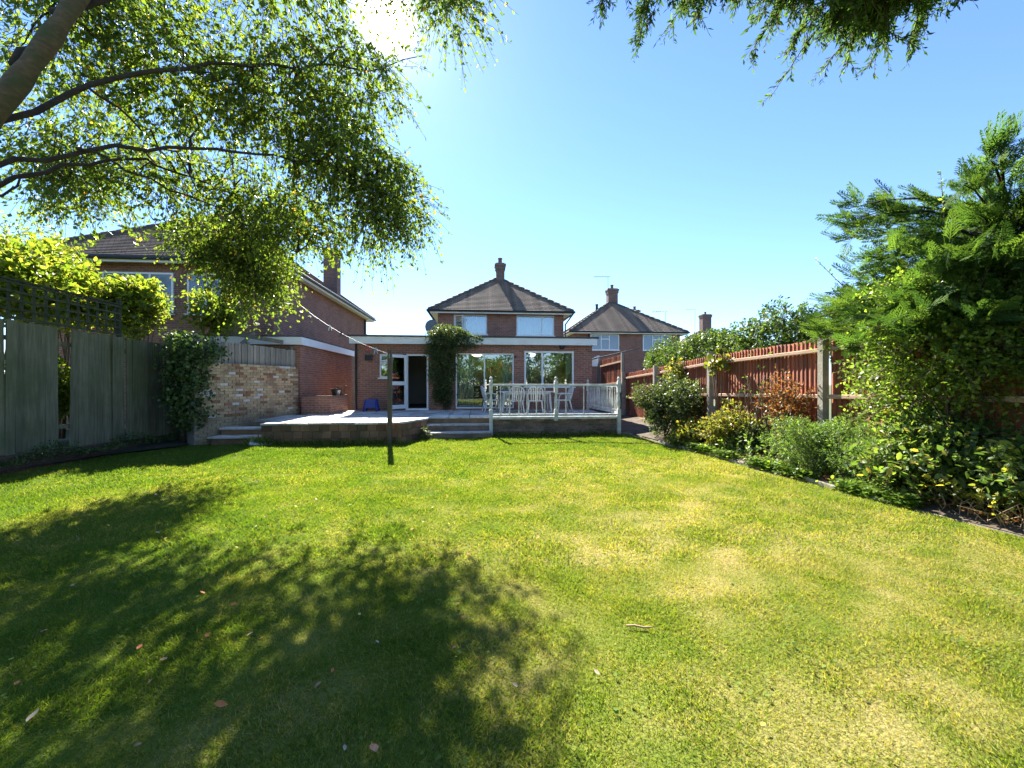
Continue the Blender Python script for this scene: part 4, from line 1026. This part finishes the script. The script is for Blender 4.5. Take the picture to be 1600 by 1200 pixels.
# ------------------------------------------------------------------ conifers
def conifer_boughs(root, boughs, mat, per, size, droopy=.25, spread=.35, thick=1.0):
    """each bough: start, end; sprays stand along it and fan out"""
    P = []; D = []; paths = []
    for a, b in boughs:
        a = np.array(a); b = np.array(b); L = np.linalg.norm(b-a); d = (b-a)/L
        n = max(6, int(per*L)); t = np.clip(rng.beta(1.6, 1.1, n), .12, 1); p = a+np.outer(t, b-a); p[:, 2] += .12*L*np.sin(math.pi*t)-droopy*L*t**3*.3
        P.append(p+rng.normal(size=(n, 3))*.06*spread/.35); D.append(nrmz(d+rng.normal(size=(n, 3))*spread*1.3+np.array((0, 0, .1-droopy))))
        tt = np.linspace(0, 1, 5); q = a+np.outer(tt, b-a); q[:, 2] += .12*L*np.sin(math.pi*tt)-droopy*L*tt**3*.3; paths.append(q)
    P = np.concatenate(P); D = np.concatenate(D); Nn = nrmz(rng.normal(size=P.shape)*.7+np.array((0, 0, .6)))
    scatter('foliage', FROND, P, D, Nn, size*rng.uniform(.6, 1.3, len(P)), mat, root)
    tubes('boughs', np.array(paths), np.array((.03, .024, .018, .011, .005))*thick, TWIG, root)
cy = thing('conifer_tree', 'tall dense conifer rising above the fence end behind the shrubs', 'tree', (7.2, 5.0, .2))
MB().tube(smooth([(7.2, 5.0, 0), (7.22, 5.03, 2), (7.15, 5.0, 4.0)], 12), [.2-.012*i for i in range(13)], 10).build('trunk', BARK, cy, True)
bo = []
for i in range(165):
    z = rng.uniform(1.3, 3.9); a = rng.uniform(0, 2*math.pi); rr_ = (2.3-.24*z)*rng.uniform(.7, 1.1)+(.25 if math.cos(a) < 0 else 0)
    bo.append(((7.2, 5.0, z-.1), (7.2+rr_*math.cos(a), 5.0+rr_*math.sin(a), z+.35*rr_*rng.uniform(.2, 1.0))))
conifer_boughs(cy, bo, L_CONIFER, 18, .36, .12, .38)
cy2 = thing('conifer_tree', 'conifer further along behind the fence, joined to the taller one', 'tree', (7.9, 2.6, .2))
MB().tube([(7.9, 2.6, 0), (7.9, 2.6, 4.2)], [.2, .05], 10).build('trunk', BARK, cy2, True)
bo = []
for i in range(80):
    z = rng.uniform(1.0, 4.0); a = rng.uniform(0, 2*math.pi); rr_ = (2.0-.22*z)*rng.uniform(.75, 1.15)
    bo.append(((7.9, 2.6, z-.1), (7.9+rr_*math.cos(a), 2.6+rr_*math.sin(a), z+.35*rr_*rng.uniform(.2, 1.0))))
conifer_boughs(cy2, bo, L_CONIFER, 11, .4, .12, .38)
# cypress beside the viewer whose branch tips hang into the sky
cp = thing('cypress_tree', 'cypress whose drooping branch tips hang into the open sky', 'tree', (3.4, -2.2, .05))
MB().tube(smooth([(3.4, -2.2, -.05), (3.35, -2.1, 3), (3.3, -2.0, 7.5)], 14), [.26-.014*i for i in range(15)], 12).build('trunk', BARK, cp, True)
hang = []
def bough(a, b, tips, wide=.3, lo=.2, hi=.5, start=.4):
    hang.append((a, b)); A = np.array(a); B = np.array(b)
    for k in range(tips):
        u = rng.uniform(start, 1)**.7; s = A+(B-A)*u+rng.normal(size=3)*.05
        hang.append((tuple(s), tuple(s+np.array((rng.normal()*wide-.12, rng.normal()*wide*.7, -rng.uniform(lo, hi))))))
top = (3.3, -2.0, 6.3)
bough(top, (.92, 3.1, 4.72), 24, .16, .1, .3, .75); bough(top, (1.4, 3.1, 4.62), 36, .15, .15, .5, .75); bough(top, (1.78, 3.1, 4.7), 34, .16, .1, .36, .75); bough((3.3, -2.0, 6.0), (2.1, 2.95, 4.6), 18, .16, .05, .16, .75)
top = (3.3, -2.0, 5.6)
bough(top, (2.3, 2.85, 4.42), 36, .18, .1, .38, .75); bough(top, (2.6, 2.8, 4.36), 66, .2, .12, .4, .72); bough(top, (2.9, 2.75, 4.38), 56, .2, .12, .4, .72); bough(top, (3.25, 2.7, 4.42), 34, .16, .06, .2, .75)
main = hang[:]
PA = np.array([[a_, [(a_[i]+b_[i])/2+(.06 if i == 2 else 0) for i in range(3)], b_] for a_, b_ in main if np.linalg.norm(np.array(b_)-np.array(a_)) > 1])
tubes('boughs', PA, np.array((.05, .03, .008)), TWIG, cp)
T0 = np.array([a_ for a_, b_ in main if np.linalg.norm(np.array(b_)-np.array(a_)) <= 1]); T1 = np.array([b_ for a_, b_ in main if np.linalg.norm(np.array(b_)-np.array(a_)) <= 1])
dv = T1-T0; Lh = np.linalg.norm(dv, axis=1)
lp, ld, ln, pa = sprigs(T0, dv, Lh, 16, .25, .5, .2); tubes('twigs', pa, np.array((.006, .004, .002)), TWIG, cp)
k = 13; u = rng.uniform(.05, 1, (len(T0), k)); S1 = T0[:, None]+nrmz(dv)[:, None]*(Lh[:, None]*u)[..., None]; S1[..., 2] -= .25*Lh[:, None]*u**2
D1 = nrmz(nrmz(dv)[:, None]*.9+rng.normal(size=S1.shape)*.5+np.array((0, 0, -.25))); S1 = S1.reshape(-1, 3); D1 = D1.reshape(-1, 3)
L1 = rng.uniform(.06, .17, len(S1)); lp2, ld2, ln2, pa2 = sprigs(S1, D1, L1, 14, .35, .5, .2); tubes('twigs', pa2, np.array((.003, .0022, .001)), STEM, cp)
P = np.concatenate([lp, lp2]); scatter('foliage', (THIN[0]*np.array((1, 1.7, 1)), THIN[1]), P, np.concatenate([ld, ld2]), np.concatenate([ln, ln2]), .046*rng.uniform(.6, 1.3, len(P)), L_CONIFER, cp)

# ------------------------------------------------------------------ shrubs and plants
# left, beyond the old fence
for x, y, z, r, n, l in ((-9.7, 7.6, .2, (1.1, 1.3, 1.2), 700, 'lime green shrub leaning over the trellis where the fence has its gap'),
                   (-9.3, 9.3, .2, (1.1, 1.2, 1.15), 800, 'yellow green shrub behind the trellis end'),
                   (-8.6, 11.1, .2, (1.1, 1.0, 1.1), 760, 'yellow leaved shrub above the ivy in front of the neighbour house'),
                   (-10.6, 11.4, .2, (1.2, .9, 1.3), 760, 'tall lime green shrub hiding the neighbour window past the trellis'),
                   (-7.6, 12.75, .2, (.85, .7, .8), 460, 'yellow green shrub rising behind the pale fence before the garage'),
                   (-9.3, 10.4, .2, (.9, .9, 1.0), 620, 'lime green shrub between the trellis end and the neighbour house'),
                   (-11.2, 8.8, .2, (1.5, 1.4, 1.3), 640, 'taller light green shrub behind the trellis shrubs')):
    shrub('garden_shrub', l, 'shrub', (x, y, z), r, int(n*.62), .6, 9, .11, L_LIME, LEAF6, amp=.5, zc=3.45 + (.6 if x < -10 else 0), stems=6, droop=.25, inner=.2)
t_ = shrub('garden_tree', 'broad green tree in the neighbour garden past the trellis', 'tree', (-13.7, 13.0, 0), (2.1, 1.4, 1.6), 800, .6, 9, .1, L_LIME, LEAF4, zc=5.0, stems=7, inner=.3)
shrub('garden_shrub', 'leafy growth pressing against the back of the old fence boards', 'shrub', (-8.95, 9.2, .1), (.35, 1.6, .9), 420, .4, 8, .1, L_LIME, LEAF6, zc=1.3, stems=4, inner=.2)
# ivy on the fence end
iv = thing('ivy', 'thick dark ivy clump smothering the end of the old fence', 'ivy', (-7.15, 10.8, .6))
Ps = []; ds_ = []
for c, r, n in (((-7.2, 10.85, 2.5), (.42, .5, .36), 460), ((-7.1, 10.8, 2.0), (.42, .5, .5), 460), ((-7.08, 10.75, 1.45), (.38, .45, .5), 420), ((-7.05, 10.7, .95), (.33, .4, .42), 260), ((-6.75, 11.0, 2.45), (.25, .4, .3), 160)):
    P, d = blob(n, c, r, 11, .65, .42); Ps.append(P); ds_.append(d)
P = np.concatenate(Ps); d = np.concatenate(ds_); D = nrmz(d*.8+np.array((0, 0, -.6))+rng.normal(size=d.shape)*.5)
lp, ld, ln, pa = sprigs(P, D, rng.uniform(.12, .34, len(P)), 4, .3, .9, .2); scatter('foliage', ROUND, lp, ld, nrmz(ln*.5+np.repeat(d, 4, 0)), .065*rng.uniform(.5, 1.35, len(lp)), L_IVY, iv); tubes('twigs', pa[::3], np.array((.006, .004, .002)), STEM, iv)
MB().tube([(-7.3, 10.9, .1), (-7.2, 10.8, 1), (-7.15, 10.85, 2.4)], [.05, .04, .015], 7).build('stem', STEM, iv, True)
# climber on the house wall
cl = thing('climbing_plant', 'dense dark climber on the house wall spilling over the flat roof edge', 'climber', (-1.0, 15.5, TZ))
n = 1500; u = rng.random(n); zz = TZ+.35+2.55*rng.random(n)**.8; hw = .28+.24*np.clip((zz-1.0)/1.6, 0, 1); xx = -1.27+(rng.random(n)*2-1)*hw*(1+.12*np.sin(zz*7)); yy = 15.56-rng.random(n)*(.12+.32*np.clip((zz-.8)/2, 0, 1))
P = np.stack([xx, yy, zz], 1); D = nrmz(np.array((0, -.6, -.5))+rng.normal(size=P.shape)*.5)
P2, d2 = blob(620, (-1.0, 15.45, 3.42), (.82, .42, .26), 9, .4, .3); P = np.concatenate([P, P2]); D = np.concatenate([D, nrmz(d2+np.array((.1, -.3, .1))+rng.normal(size=d2.shape)*.4)])
P3, d3 = blob(120, (-.3, 15.35, 3.2), (.42, .12, .2), 5, .3, .3); P = np.concatenate([P, P3]); D = np.concatenate([D, nrmz(d3+np.array((.3, -.3, -.3)))])
lp, ld, ln, pa = sprigs(P, D, .22, 5, .35, .8, .3); scatter('foliage', LEAF4, lp, ld, ln, .075*rng.uniform(.6, 1.3, len(lp)), L_DARK, cl); tubes('twigs', pa[::3], np.array((.006, .004, .002)), STEM, cl)
for k in range(4): MB().tube([(-1.25+.08*k, 15.56, TZ), (-1.3+.1*k, 15.53, 1.6), (-1.3+.12*k, 15.5, 3.0)], [.025, .02, .01], 6).build('stem', STEM, cl, True)
# hedge behind the right fence
for x, y, r, n, zc, l in ((7.4, 15.4, (.95, 2.1, .85), 520, 2.25, 'low end of the green hedge beside the tall fence panel'), (7.7, 12.9, (1.0, 1.9, 1.0), 560, 2.45, 'leafy green hedge bush rising above the first fence bays'),
                   (7.9, 10.0, (1.1, 2.0, 1.0), 640, 2.5, 'tall middle bush of the hedge behind the red fence'), (7.8, 7.6, (.95, 1.5, .9), 420, 2.5, 'hedge bush next to the conifer behind the red fence')):
    shrub('hedge_bush', l, 'hedge', (x, y, .2), r, int(n*1.9), .4, 11, .08, L_HEDGE, LEAF4, 'hedge bushes behind the red fence', zc=zc, stems=5, inner=.4, upd=.9)
# right border
shrub('border_shrub', 'rounded dark green shrub at the corner of the balustrade', 'shrub', (5.2, 10.8, .1), (1.15, .95, .85), 1700, .3, 9, .065, L_DARK, LEAF4, zc=.85, amp=.55, lobes=10, inner=.4)
shrub('border_shrub', 'low yellow green leafy plant in front of the dark rounded shrub', 'plant', (5.2, 9.5, .08), (.65, .6, .36), 420, .25, 7, .075, L_YELLOW, LEAF4, zc=.25, amp=.55, lobes=10, inner=.3)
shrub('border_shrub', 'bushy light green shrub at the foot of the second concrete post', 'shrub', (5.5, 8.5, .08), (.6, .6, .62), 700, .25, 8, .06, L_YELLOW, LEAF4, zc=.5, amp=.55, lobes=10, inner=.4)
shrub('border_shrub', 'dark leafy plant beneath the bare woody stems', 'plant', (5.75, 7.9, .1), (.5, .5, .4), 300, .25, 8, .065, L_DARK, LEAF4, zc=.35, amp=.55, lobes=10, inner=.3)
shrub('autumn_shrub', 'orange and rust leaved shrub before the red boards', 'shrub', (5.8, 7.25, .1), (.48, .55, .75), 520, .25, 8, .05, L_ORANGE, LEAF4, zc=.95, amp=.55, lobes=10, inner=.2, stems=8, droop=.1)
shrub('fence_climber', 'yellowing climber hanging over the fence beyond the rounded shrub', 'climber', (6.0, 11.9, .2), (.28, .5, .75), 260, .25, 7, .085, L_YELLOW, LEAF6, zc=1.5, inner=.2)
shrub('fence_climber', 'few large yellow green leaves by the second concrete post', 'climber', (5.95, 9.6, .3), (.2, .6, .25), 22, .3, 5, .13, L_YELLOW, ROUND, zc=1.85, inner=.2, stems=3)
# bare stems
bs_ = thing('bare_shrub', 'bare woody stems with few leaves standing before the red fence', 'shrub', (5.75, 7.85, .1))
for k in range(9):
    a = rng.uniform(0, 6.28); x, y = 5.75, 7.85; q = []
    for i in range(5): q.append((x, y, .05+.42*i)); x += rng.normal()*.07+.05*math.cos(a); y += rng.normal()*.07+.05*math.sin(a)
    MB().tube(q, [.02, .017, .014, .01, .005], 6).build('stem', STEM, bs_, True)
P = np.array((5.75, 7.85, 1.3))+rng.normal(size=(40, 3))*np.array((.2, .3, .4)); lp, ld, ln, pa = sprigs(P, rand_dir(40), .22, 4, .2); scatter('foliage', LEAF4, lp, ld, ln, .06, L_HEDGE, bs_); tubes('twigs', pa, np.array((.005, .004, .002)), STEM, bs_)
# feathery plants
shrub('feathery_plant', 'fine feathery bright green plants at the foot of the third concrete post', 'plant', (5.65, 6.2, .1), (.68, .9, .62), 1900, .32, 15, .06, L_FERN, THIN, zc=.45, amp=.55, lobes=10, inner=.2, upd=1.2, droop=.15)
shrub('feathery_plant', 'smaller feathery green plant next to the brambles', 'plant', (5.6, 5.3, .1), (.5, .55, .45), 750, .32, 15, .06, L_FERN, THIN, zc=.32, amp=.55, lobes=10, inner=.2, upd=1.2, droop=.15)
# large light shrub in front of the conifer
shrub('leafy_shrub', 'tall bright green arching shrub covering the fence before the conifer', 'shrub', (6.15, 4.75, .1), (.95, 1.35, 1.15), 2300, .5, 12, .055, L_BRIGHT, LEAF4, zc=2.0, inner=.45, upd=.35, droop=.3, lobes=12)
shrub('leafy_shrub', 'bright green shrub hanging over the dark hollow above the brambles', 'shrub', (6.7, 3.3, .1), (1.0, 1.1, 1.0), 1300, .5, 12, .055, L_BRIGHT, LEAF4, zc=2.1, inner=.45, upd=.3, droop=.35, lobes=12)
wh = thing('long_shoots', 'long leafy shoots waving against the sky left of the conifer', 'shoots', (6.2, 5.6, 1.0))
S0 = []; D0 = []; 
for p, e in (((6.1, 5.9, 2.6), (5.55, 6.2, 3.65)), ((6.2, 5.6, 2.9), (5.85, 5.7, 4.05)), ((6.3, 5.0, 3.4), (6.1, 4.9, 4.4)), ((6.1, 6.0, 2.4), (5.5, 6.3, 2.95)), ((6.2, 5.7, 2.2), (5.5, 6.0, 2.35)), ((6.2, 5.6, 1.9), (5.45, 5.8, 1.95)), ((6.2, 5.8, 2.0), (5.5, 6.2, 2.2)), ((6.1, 5.2, 2.1), (5.3, 5.3, 2.2))): S0.append(p); D0.append(np.array(e)-np.array(p))
S0 = np.array(S0); D0 = np.array(D0); lp, ld, ln, pa = sprigs(S0, D0, np.linalg.norm(D0, axis=1)*1.1, 34, .12); scatter('foliage', LEAF4, lp, ld, ln, .055*rng.uniform(.6, 1.2, len(lp)), L_BRIGHT, wh); tubes('stems', pa, np.array((.009, .007, .003)), STEM, wh)
# wild stalks and weeds between the border shrubs
for k, (y_, x_, nn, hh, mt, lb_) in enumerate(((9.9, 5.3, 26, .55, L_HEDGE, 'upright leafy weeds between the dark shrub and the yellow green plant'), (8.0, 5.3, 34, .6, L_BRIGHT, 'wild leafy stalks in front of the bare woody stems'), (7.0, 5.35, 36, .55, L_FERN, 'pale green weeds at the foot of the rust leaved shrub'), (5.2, 5.45, 44, .7, L_BRIGHT, 'tall bright weeds among the feathery plants and brambles'), (4.2, 5.6, 36, .6, L_YELLOW, 'yellowing wild stalks growing out of the brambles'), (3.4, 5.75, 36, .7, L_BRIGHT, 'leafy weeds beside the dead straw coloured stalks'))):
    t_ = thing('wild_plant', lb_, 'weeds', (x_, y_, .1)); S0 = np.stack([x_+rng.normal(size=nn)*.2+.1, y_+rng.normal(size=nn)*.4, np.full(nn, .1)], 1); S0[:, 0] = np.maximum(S0[:, 0], np.interp(S0[:, 1], [3.5, 4.6, 6.7, 8.4, 9.6, 11.4], [5.38, 5.22, 5.14, 5.0, 4.87, 4.7]))
    D0 = nrmz(rng.normal(size=(nn, 3))*np.array((.35, .35, .1))+np.array((-.05, 0, 1))); lp, ld, ln, pa = sprigs(S0, D0, hh*rng.uniform(.5, 1.3, nn), 16, .25, 1.0); scatter('foliage', LEAF6, lp, ld, ln, .07*rng.uniform(.4, 1.3, len(lp)), mt, t_); tubes('stems', pa, np.array((.006, .005, .002)), STEM, t_)
# brambles
for x, y, r, n, zc, l in ((5.85, 4.75, (.7, .9, .62), 900, .62, 'tangled bramble with yellow tinged leaves beside the feathery plants'), (5.95, 3.9, (.65, .7, .5), 700, .48, 'broad leaved bramble in the shade below the hanging shrub'), (6.1, 3.0, (.6, .7, .5), 360, .42, 'bramble mass at the nearer end of the border')):
    shrub('bramble', l, 'bramble', (x, y, .12), r, n, .4, 7, .085, L_BRAMBLE, LEAF6, zc=zc, inner=.35, droop=.5, upd=.4, stems=6)
ds = thing('dry_stalks', 'dead straw coloured stalks at the lawn edge below the brambles', 'stalks', (5.4, 3.85, .1))
for k in range(26):
    x = 5.42+rng.normal()*.08; y = rng.uniform(3.4, 4.35); h = rng.uniform(.12, .42); MB().tube([(x, y, .04), (x+rng.normal()*.05, y+rng.normal()*.06, h*.6), (x+rng.normal()*.14, y+rng.normal()*.16, h)], [.006, .005, .003], 5).build('stalk', DRYSTEM, ds)
# low ground cover along the edging, litter of dead leaves in the bed
n = 15000; y = rng.uniform(3.2, 9.8, n); ex = np.interp(y, [3.5, 4.6, 6.7, 8.4, 9.6, 11.4], [5.32, 5.15, 5.07, 4.95, 4.8, 4.66]); x = ex+np.abs(rng.normal(size=n))*.25-.1
cov = (np.sin(y*3.1)+np.sin(y*7.3+1)+rng.normal(size=n)*.6 > -.3) & (y > 4.4); P = np.stack([x, y, .06+rng.random(n)*.16], 1)[cov]
o = scatter('ground_cover', ROUND, P, rand_dir(len(P))*np.array((1, 1, .3)), rand_dir(len(P))*.4+np.array((0, 0, 1)), .045*rng.uniform(.6, 1.3, len(P)), L_BRIGHT, None); tag(o, 'small leaved ground cover creeping along the edging stones', 'ground cover')
n = 1500; y = rng.uniform(2.8, 9, n); x = np.interp(y, [3.5, 4.6, 6.7, 8.4], [5.36, 5.2, 5.1, 5.0])+rng.random(n)*.6
o = scatter('leaf_litter', LEAF4, np.stack([x, y, .12+.05*rng.random(n)+.25*(x-5.1)*.5], 1), rand_dir(n)*np.array((1, 1, .3)), rand_dir(n)*.5+np.array((0, 0, 1)), .05, L_ORANGE, None); tag(o, 'dead brown leaf litter on the border soil', 'leaf litter')
n = 2600; y = rng.uniform(6.0, 11.2, n); x = -8.3+.085*(y-5)+.12+np.abs(rng.normal(size=n))*.16
o = scatter('wall_weeds', LEAF4, np.stack([x, y, .2+rng.random(n)*.22*(np.sin(y*4)+1.2)*.6], 1), rand_dir(n), rand_dir(n)*.6+np.array((0, 0, 1)), .05, L_IVY, None); tag(o, 'dark weeds growing along the plinth of the old fence', 'weeds')
shrub('weed_clump', 'small leafy weed growing at the corner of the middle steps', 'plant', (-1.45, 11.35, .03), (.18, .15, .2), 60, .16, 6, .05, L_DARK, LEAF4, zc=.2, inner=.2, stems=3)

# ------------------------------------------------------------------ trees behind the viewer (mirrored in the glass)
for k, (x, y, h) in enumerate(((-9.5, -11, 7.5), (-5.2, -12.5, 8), (-1.4, -11, 7), (5.2, -12, 7.5), (9.5, -11, 8), (14, -13, 8), (1.9, -16, 5.2))):
    lab = ('bushy', 'spreading', 'round headed', 'broad', 'dense', 'full crowned', 'small')[k] + ' green tree mirrored in the house windows'
    shrub('garden_tree', lab, 'tree', (x, y, 0), (2.5, 2.0, h*.42), 420, .9, 8, .26, L_HEDGE if k % 2 else L_BRIGHT, LEAF4, 'trees at the bottom of the garden', zc=h*.55, stems=6, inner=.5)

shrub('garden_hedge', 'long tall hedge closing the bottom of the garden, mirrored in the patio glass', 'hedge', (2, -14.5, 0), (15, .9, 1.7), 2200, .8, 8, .24, L_HEDGE, LEAF4, zc=1.5, stems=10, inner=.4, amp=.2)
# ------------------------------------------------------------------ grass blades
def blades(n_per, y0, y1, wd, h0, h1, name, label):
    X0, X1 = -8.1, 5.5; area = (X1-X0)*(y1-y0); n = int(area*n_per); x = rng.uniform(X0, X1, n); y = rng.uniform(y0, y1, n)
    ok = inside(x, y, LAWN) & (np.abs(x-.085*y) < 1.36*y+2.6); x, y = x[ok], y[ok]
    d = dryness(x, y); ok = rng.random(len(x)) > np.clip((d-.55)*1.5, 0, .6); x, y, d = x[ok], y[ok], d[ok]; n = len(x)
    h = rng.uniform(h0, h1, n)*(1.15-.4*np.clip(d, 0, 1))*(.75+.6*vnoise(x+3, y, .28)); P = np.stack([x, y, .028+gh(x, y)], 1)
    lean = rng.normal(size=(n, 2))*.8+np.stack([vnoise(x, y+8, .4)-.5, vnoise(x+4, y, .4)-.5], 1)*1.6; D = nrmz(np.concatenate([lean, np.ones((n, 1))], 1)); Nn = rng.normal(size=(n, 3)); Nn[:, 2] *= .2
    w_ = wd/((h0+h1)/2); T = (np.array([(0, -w_*.5, 0), (0, w_*.5, 0), (1, 0, .15)], float), [(0, 1, 2)])
    o = scatter(name, T, P, D, Nn, h, BLADE, None, d+rng.normal(size=n)*.17); tag(o, label, 'grass')
blades(18000, .7, 3.4, .0046, .015, .034, 'grass', 'short dry and green grass blades with fallen leaves among them')
blades(7000, 3.4, 6.4, .008, .02, .045, 'grass', 'sunlit grass blades in the middle of the lawn')
blades(3000, 6.4, 12.0, .014, .026, .05, 'grass', 'bright green grass blades up to the terrace')
# longer grass at the foot of the terrace and left fence
n = 5000; u = rng.random(n); seg = rng.random(n) < .62
x = np.where(seg, -5.5+u*3.6, .5+u*3.7); y = np.where(seg, 10.70, 11.98)-np.abs(rng.normal(size=n))*.06
k = rng.random(n) < .14; x = np.where(k, -5.35+rng.normal(size=n)*.12, x); y = np.where(k, 10.55+rng.normal(size=n)*.08, y)
h = rng.uniform(.06, .19, n)*np.where(k, 1.6, 1); D = nrmz(np.concatenate([rng.normal(size=(n, 2))*.45, np.ones((n, 1))], 1))
o = scatter('long_grass', (np.array([(0, -.04, 0), (0, .04, 0), (.6, .03, .04), (.6, -.03, .04), (1, 0, .3)], float), [(0, 1, 2), (0, 2, 3), (3, 2, 4)]), np.stack([x, y, np.full(n, .02)], 1), D, rng.normal(size=(n, 3))*np.array((1, 1, .2)), h, BLADE, None); tag(o, 'longer uncut grass against the terrace wall', 'grass')
L_CLOVER = leafmat('clover_leaf', [(0, (.12, .19, .035)), (1, (.17, .24, .05))], .4, spec=.08, rough=.8)
# clover leaves in the lawn
n = 1100; cx = rng.uniform(-3, 4.5, 60); cyy = rng.uniform(1.5, 6, 60); k = rng.integers(0, 60, n); x = cx[k]+rng.normal(size=n)*.12; y = cyy[k]+rng.normal(size=n)*.12
o = scatter('clover', ROUND, np.stack([x, y, .055+gh(x, y)], 1), rand_dir(n)*np.array((1, 1, .2)), rand_dir(n)*.4+np.array((0, 0, 1)), .016*rng.uniform(.7, 1.5, n), L_CLOVER, None); tag(o, 'patches of tiny clover leaves in the lawn', 'clover')

# ------------------------------------------------------------------ fallen leaves and a stick
FL = {'orange': M('fallen_orange', (.42, .11, .03), (.55, .2, .05), 30, .7, .3), 'pale': M('fallen_pale', (.33, .25, .17), (.45, .35, .25), 30, .7, .3), 'brown': M('fallen_brown', (.2, .1, .05), (.33, .18, .1), 30, .7, .3), 'yellow': M('fallen_yellow', (.5, .38, .06), (.6, .48, .1), 30, .7, .3)}
LAB = {'orange': 'orange fallen leaf lying on the grass', 'pale': 'pale bleached fallen leaf lying on the grass', 'brown': 'brown curled fallen leaf lying on the grass', 'yellow': 'yellow fallen leaf lying on the grass'}
fm = {}
for c_, m_ in FL.items():
    q = MB(); pts = [(0, -.55), (.3, -.3), (.38, .05), (.22, .35), (0, .6), (-.22, .35), (-.38, .05), (-.3, -.3)]
    q.v = [(0, 0, .0)]+[(a, b, .18*abs(a)+.12*b*b) for a, b in pts]+[(.01, -.8, .06), (-.01, -.8, .06)]; q.f = [(0, i+1, (i+1) % 8+1) for i in range(8)]+[(1, 10, 9)]
    fm[c_] = q.mesh('fallen_leaf', m_)
SP = [(-2.0, 2.03, 'pale', 1.5), (-1.18, 2.0, 'orange', 1.4), (-.78, 2.09, 'brown', 1.1), (-1.91, 2.5, 'orange', 1), (-1.64, 2.92, 'orange', .9), (-1.95, 3.1, 'orange', .9), (-1.59, 2.57, 'orange', .9), (-1.34, 2.55, 'pale', .9), (-1.25, 2.5, 'orange', .8),
      (-1.69, 2.37, 'brown', .9), (-.13, 2.8, 'orange', .9), (-2.3, 2.26, 'orange', .8), (-1.39, 1.81, 'brown', .9), (.19, 2.03, 'pale', .8), (.62, 2.08, 'pale', .9), (-.42, 1.72, 'brown', 1.4), (-.54, 1.73, 'pale', .6), (.08, 1.79, 'orange', .6), (-.13, 2.34, 'brown', .6),
      (-.57, 2.41, 'pale', .7), (-3.14, 4.33, 'pale', 1.2), (-4.99, 5.46, 'pale', 1.6), (.6, 4.01, 'orange', 1), (-1.33, 3.23, 'yellow', .8), (1.23, 1.67, 'yellow', .7), (-3.9, 4.7, 'yellow', 1), (-2.7, 3.5, 'brown', 1), (-2.2, 3.9, 'yellow', .9), (-3.3, 3.2, 'pale', .9), (-.9, 3.7, 'brown', .9), (-.3, 4.4, 'yellow', .8), (-2.6, 2.7, 'brown', .9), (-.75, 2.7, 'yellow', .7), (2.4, 3.3, 'brown', .7), (-1.0, 5.1, 'brown', .9), (-4.3, 5.9, 'brown', 1.1)]
for k in range(26):
    SP.append((random.uniform(-4.5, .4), random.uniform(1.9, 6.2), random.choice(('orange', 'orange', 'brown', 'pale', 'yellow')), random.uniform(.6, 1.0)))
for x, y, c_, s in SP:
    o = link('fallen_leaf', fm[c_]); o.location = (x, y, .062+float(gh(x, y))); o.scale = (.036*s,)*3; o.rotation_euler = (random.uniform(-.5, .5), random.uniform(-.5, .5), random.uniform(0, 6.28))
    tag(o, LAB[c_], 'leaf', c_+' fallen leaves on the lawn')
o = MB().tube([(-.09, 0, 0), (-.03, .008, .004), (.04, -.004, .0), (.1, .006, .003)], [.008, .01, .009, .006], 7).build('stick', DRYSTEM, None, True); o.scale = (.8, .8, .6); o.location = (1.0, 2.47, .042); o.rotation_euler = (0, 0, -.25)
tag(o, 'pale dry stick lying on the sunny part of the lawn', 'stick')
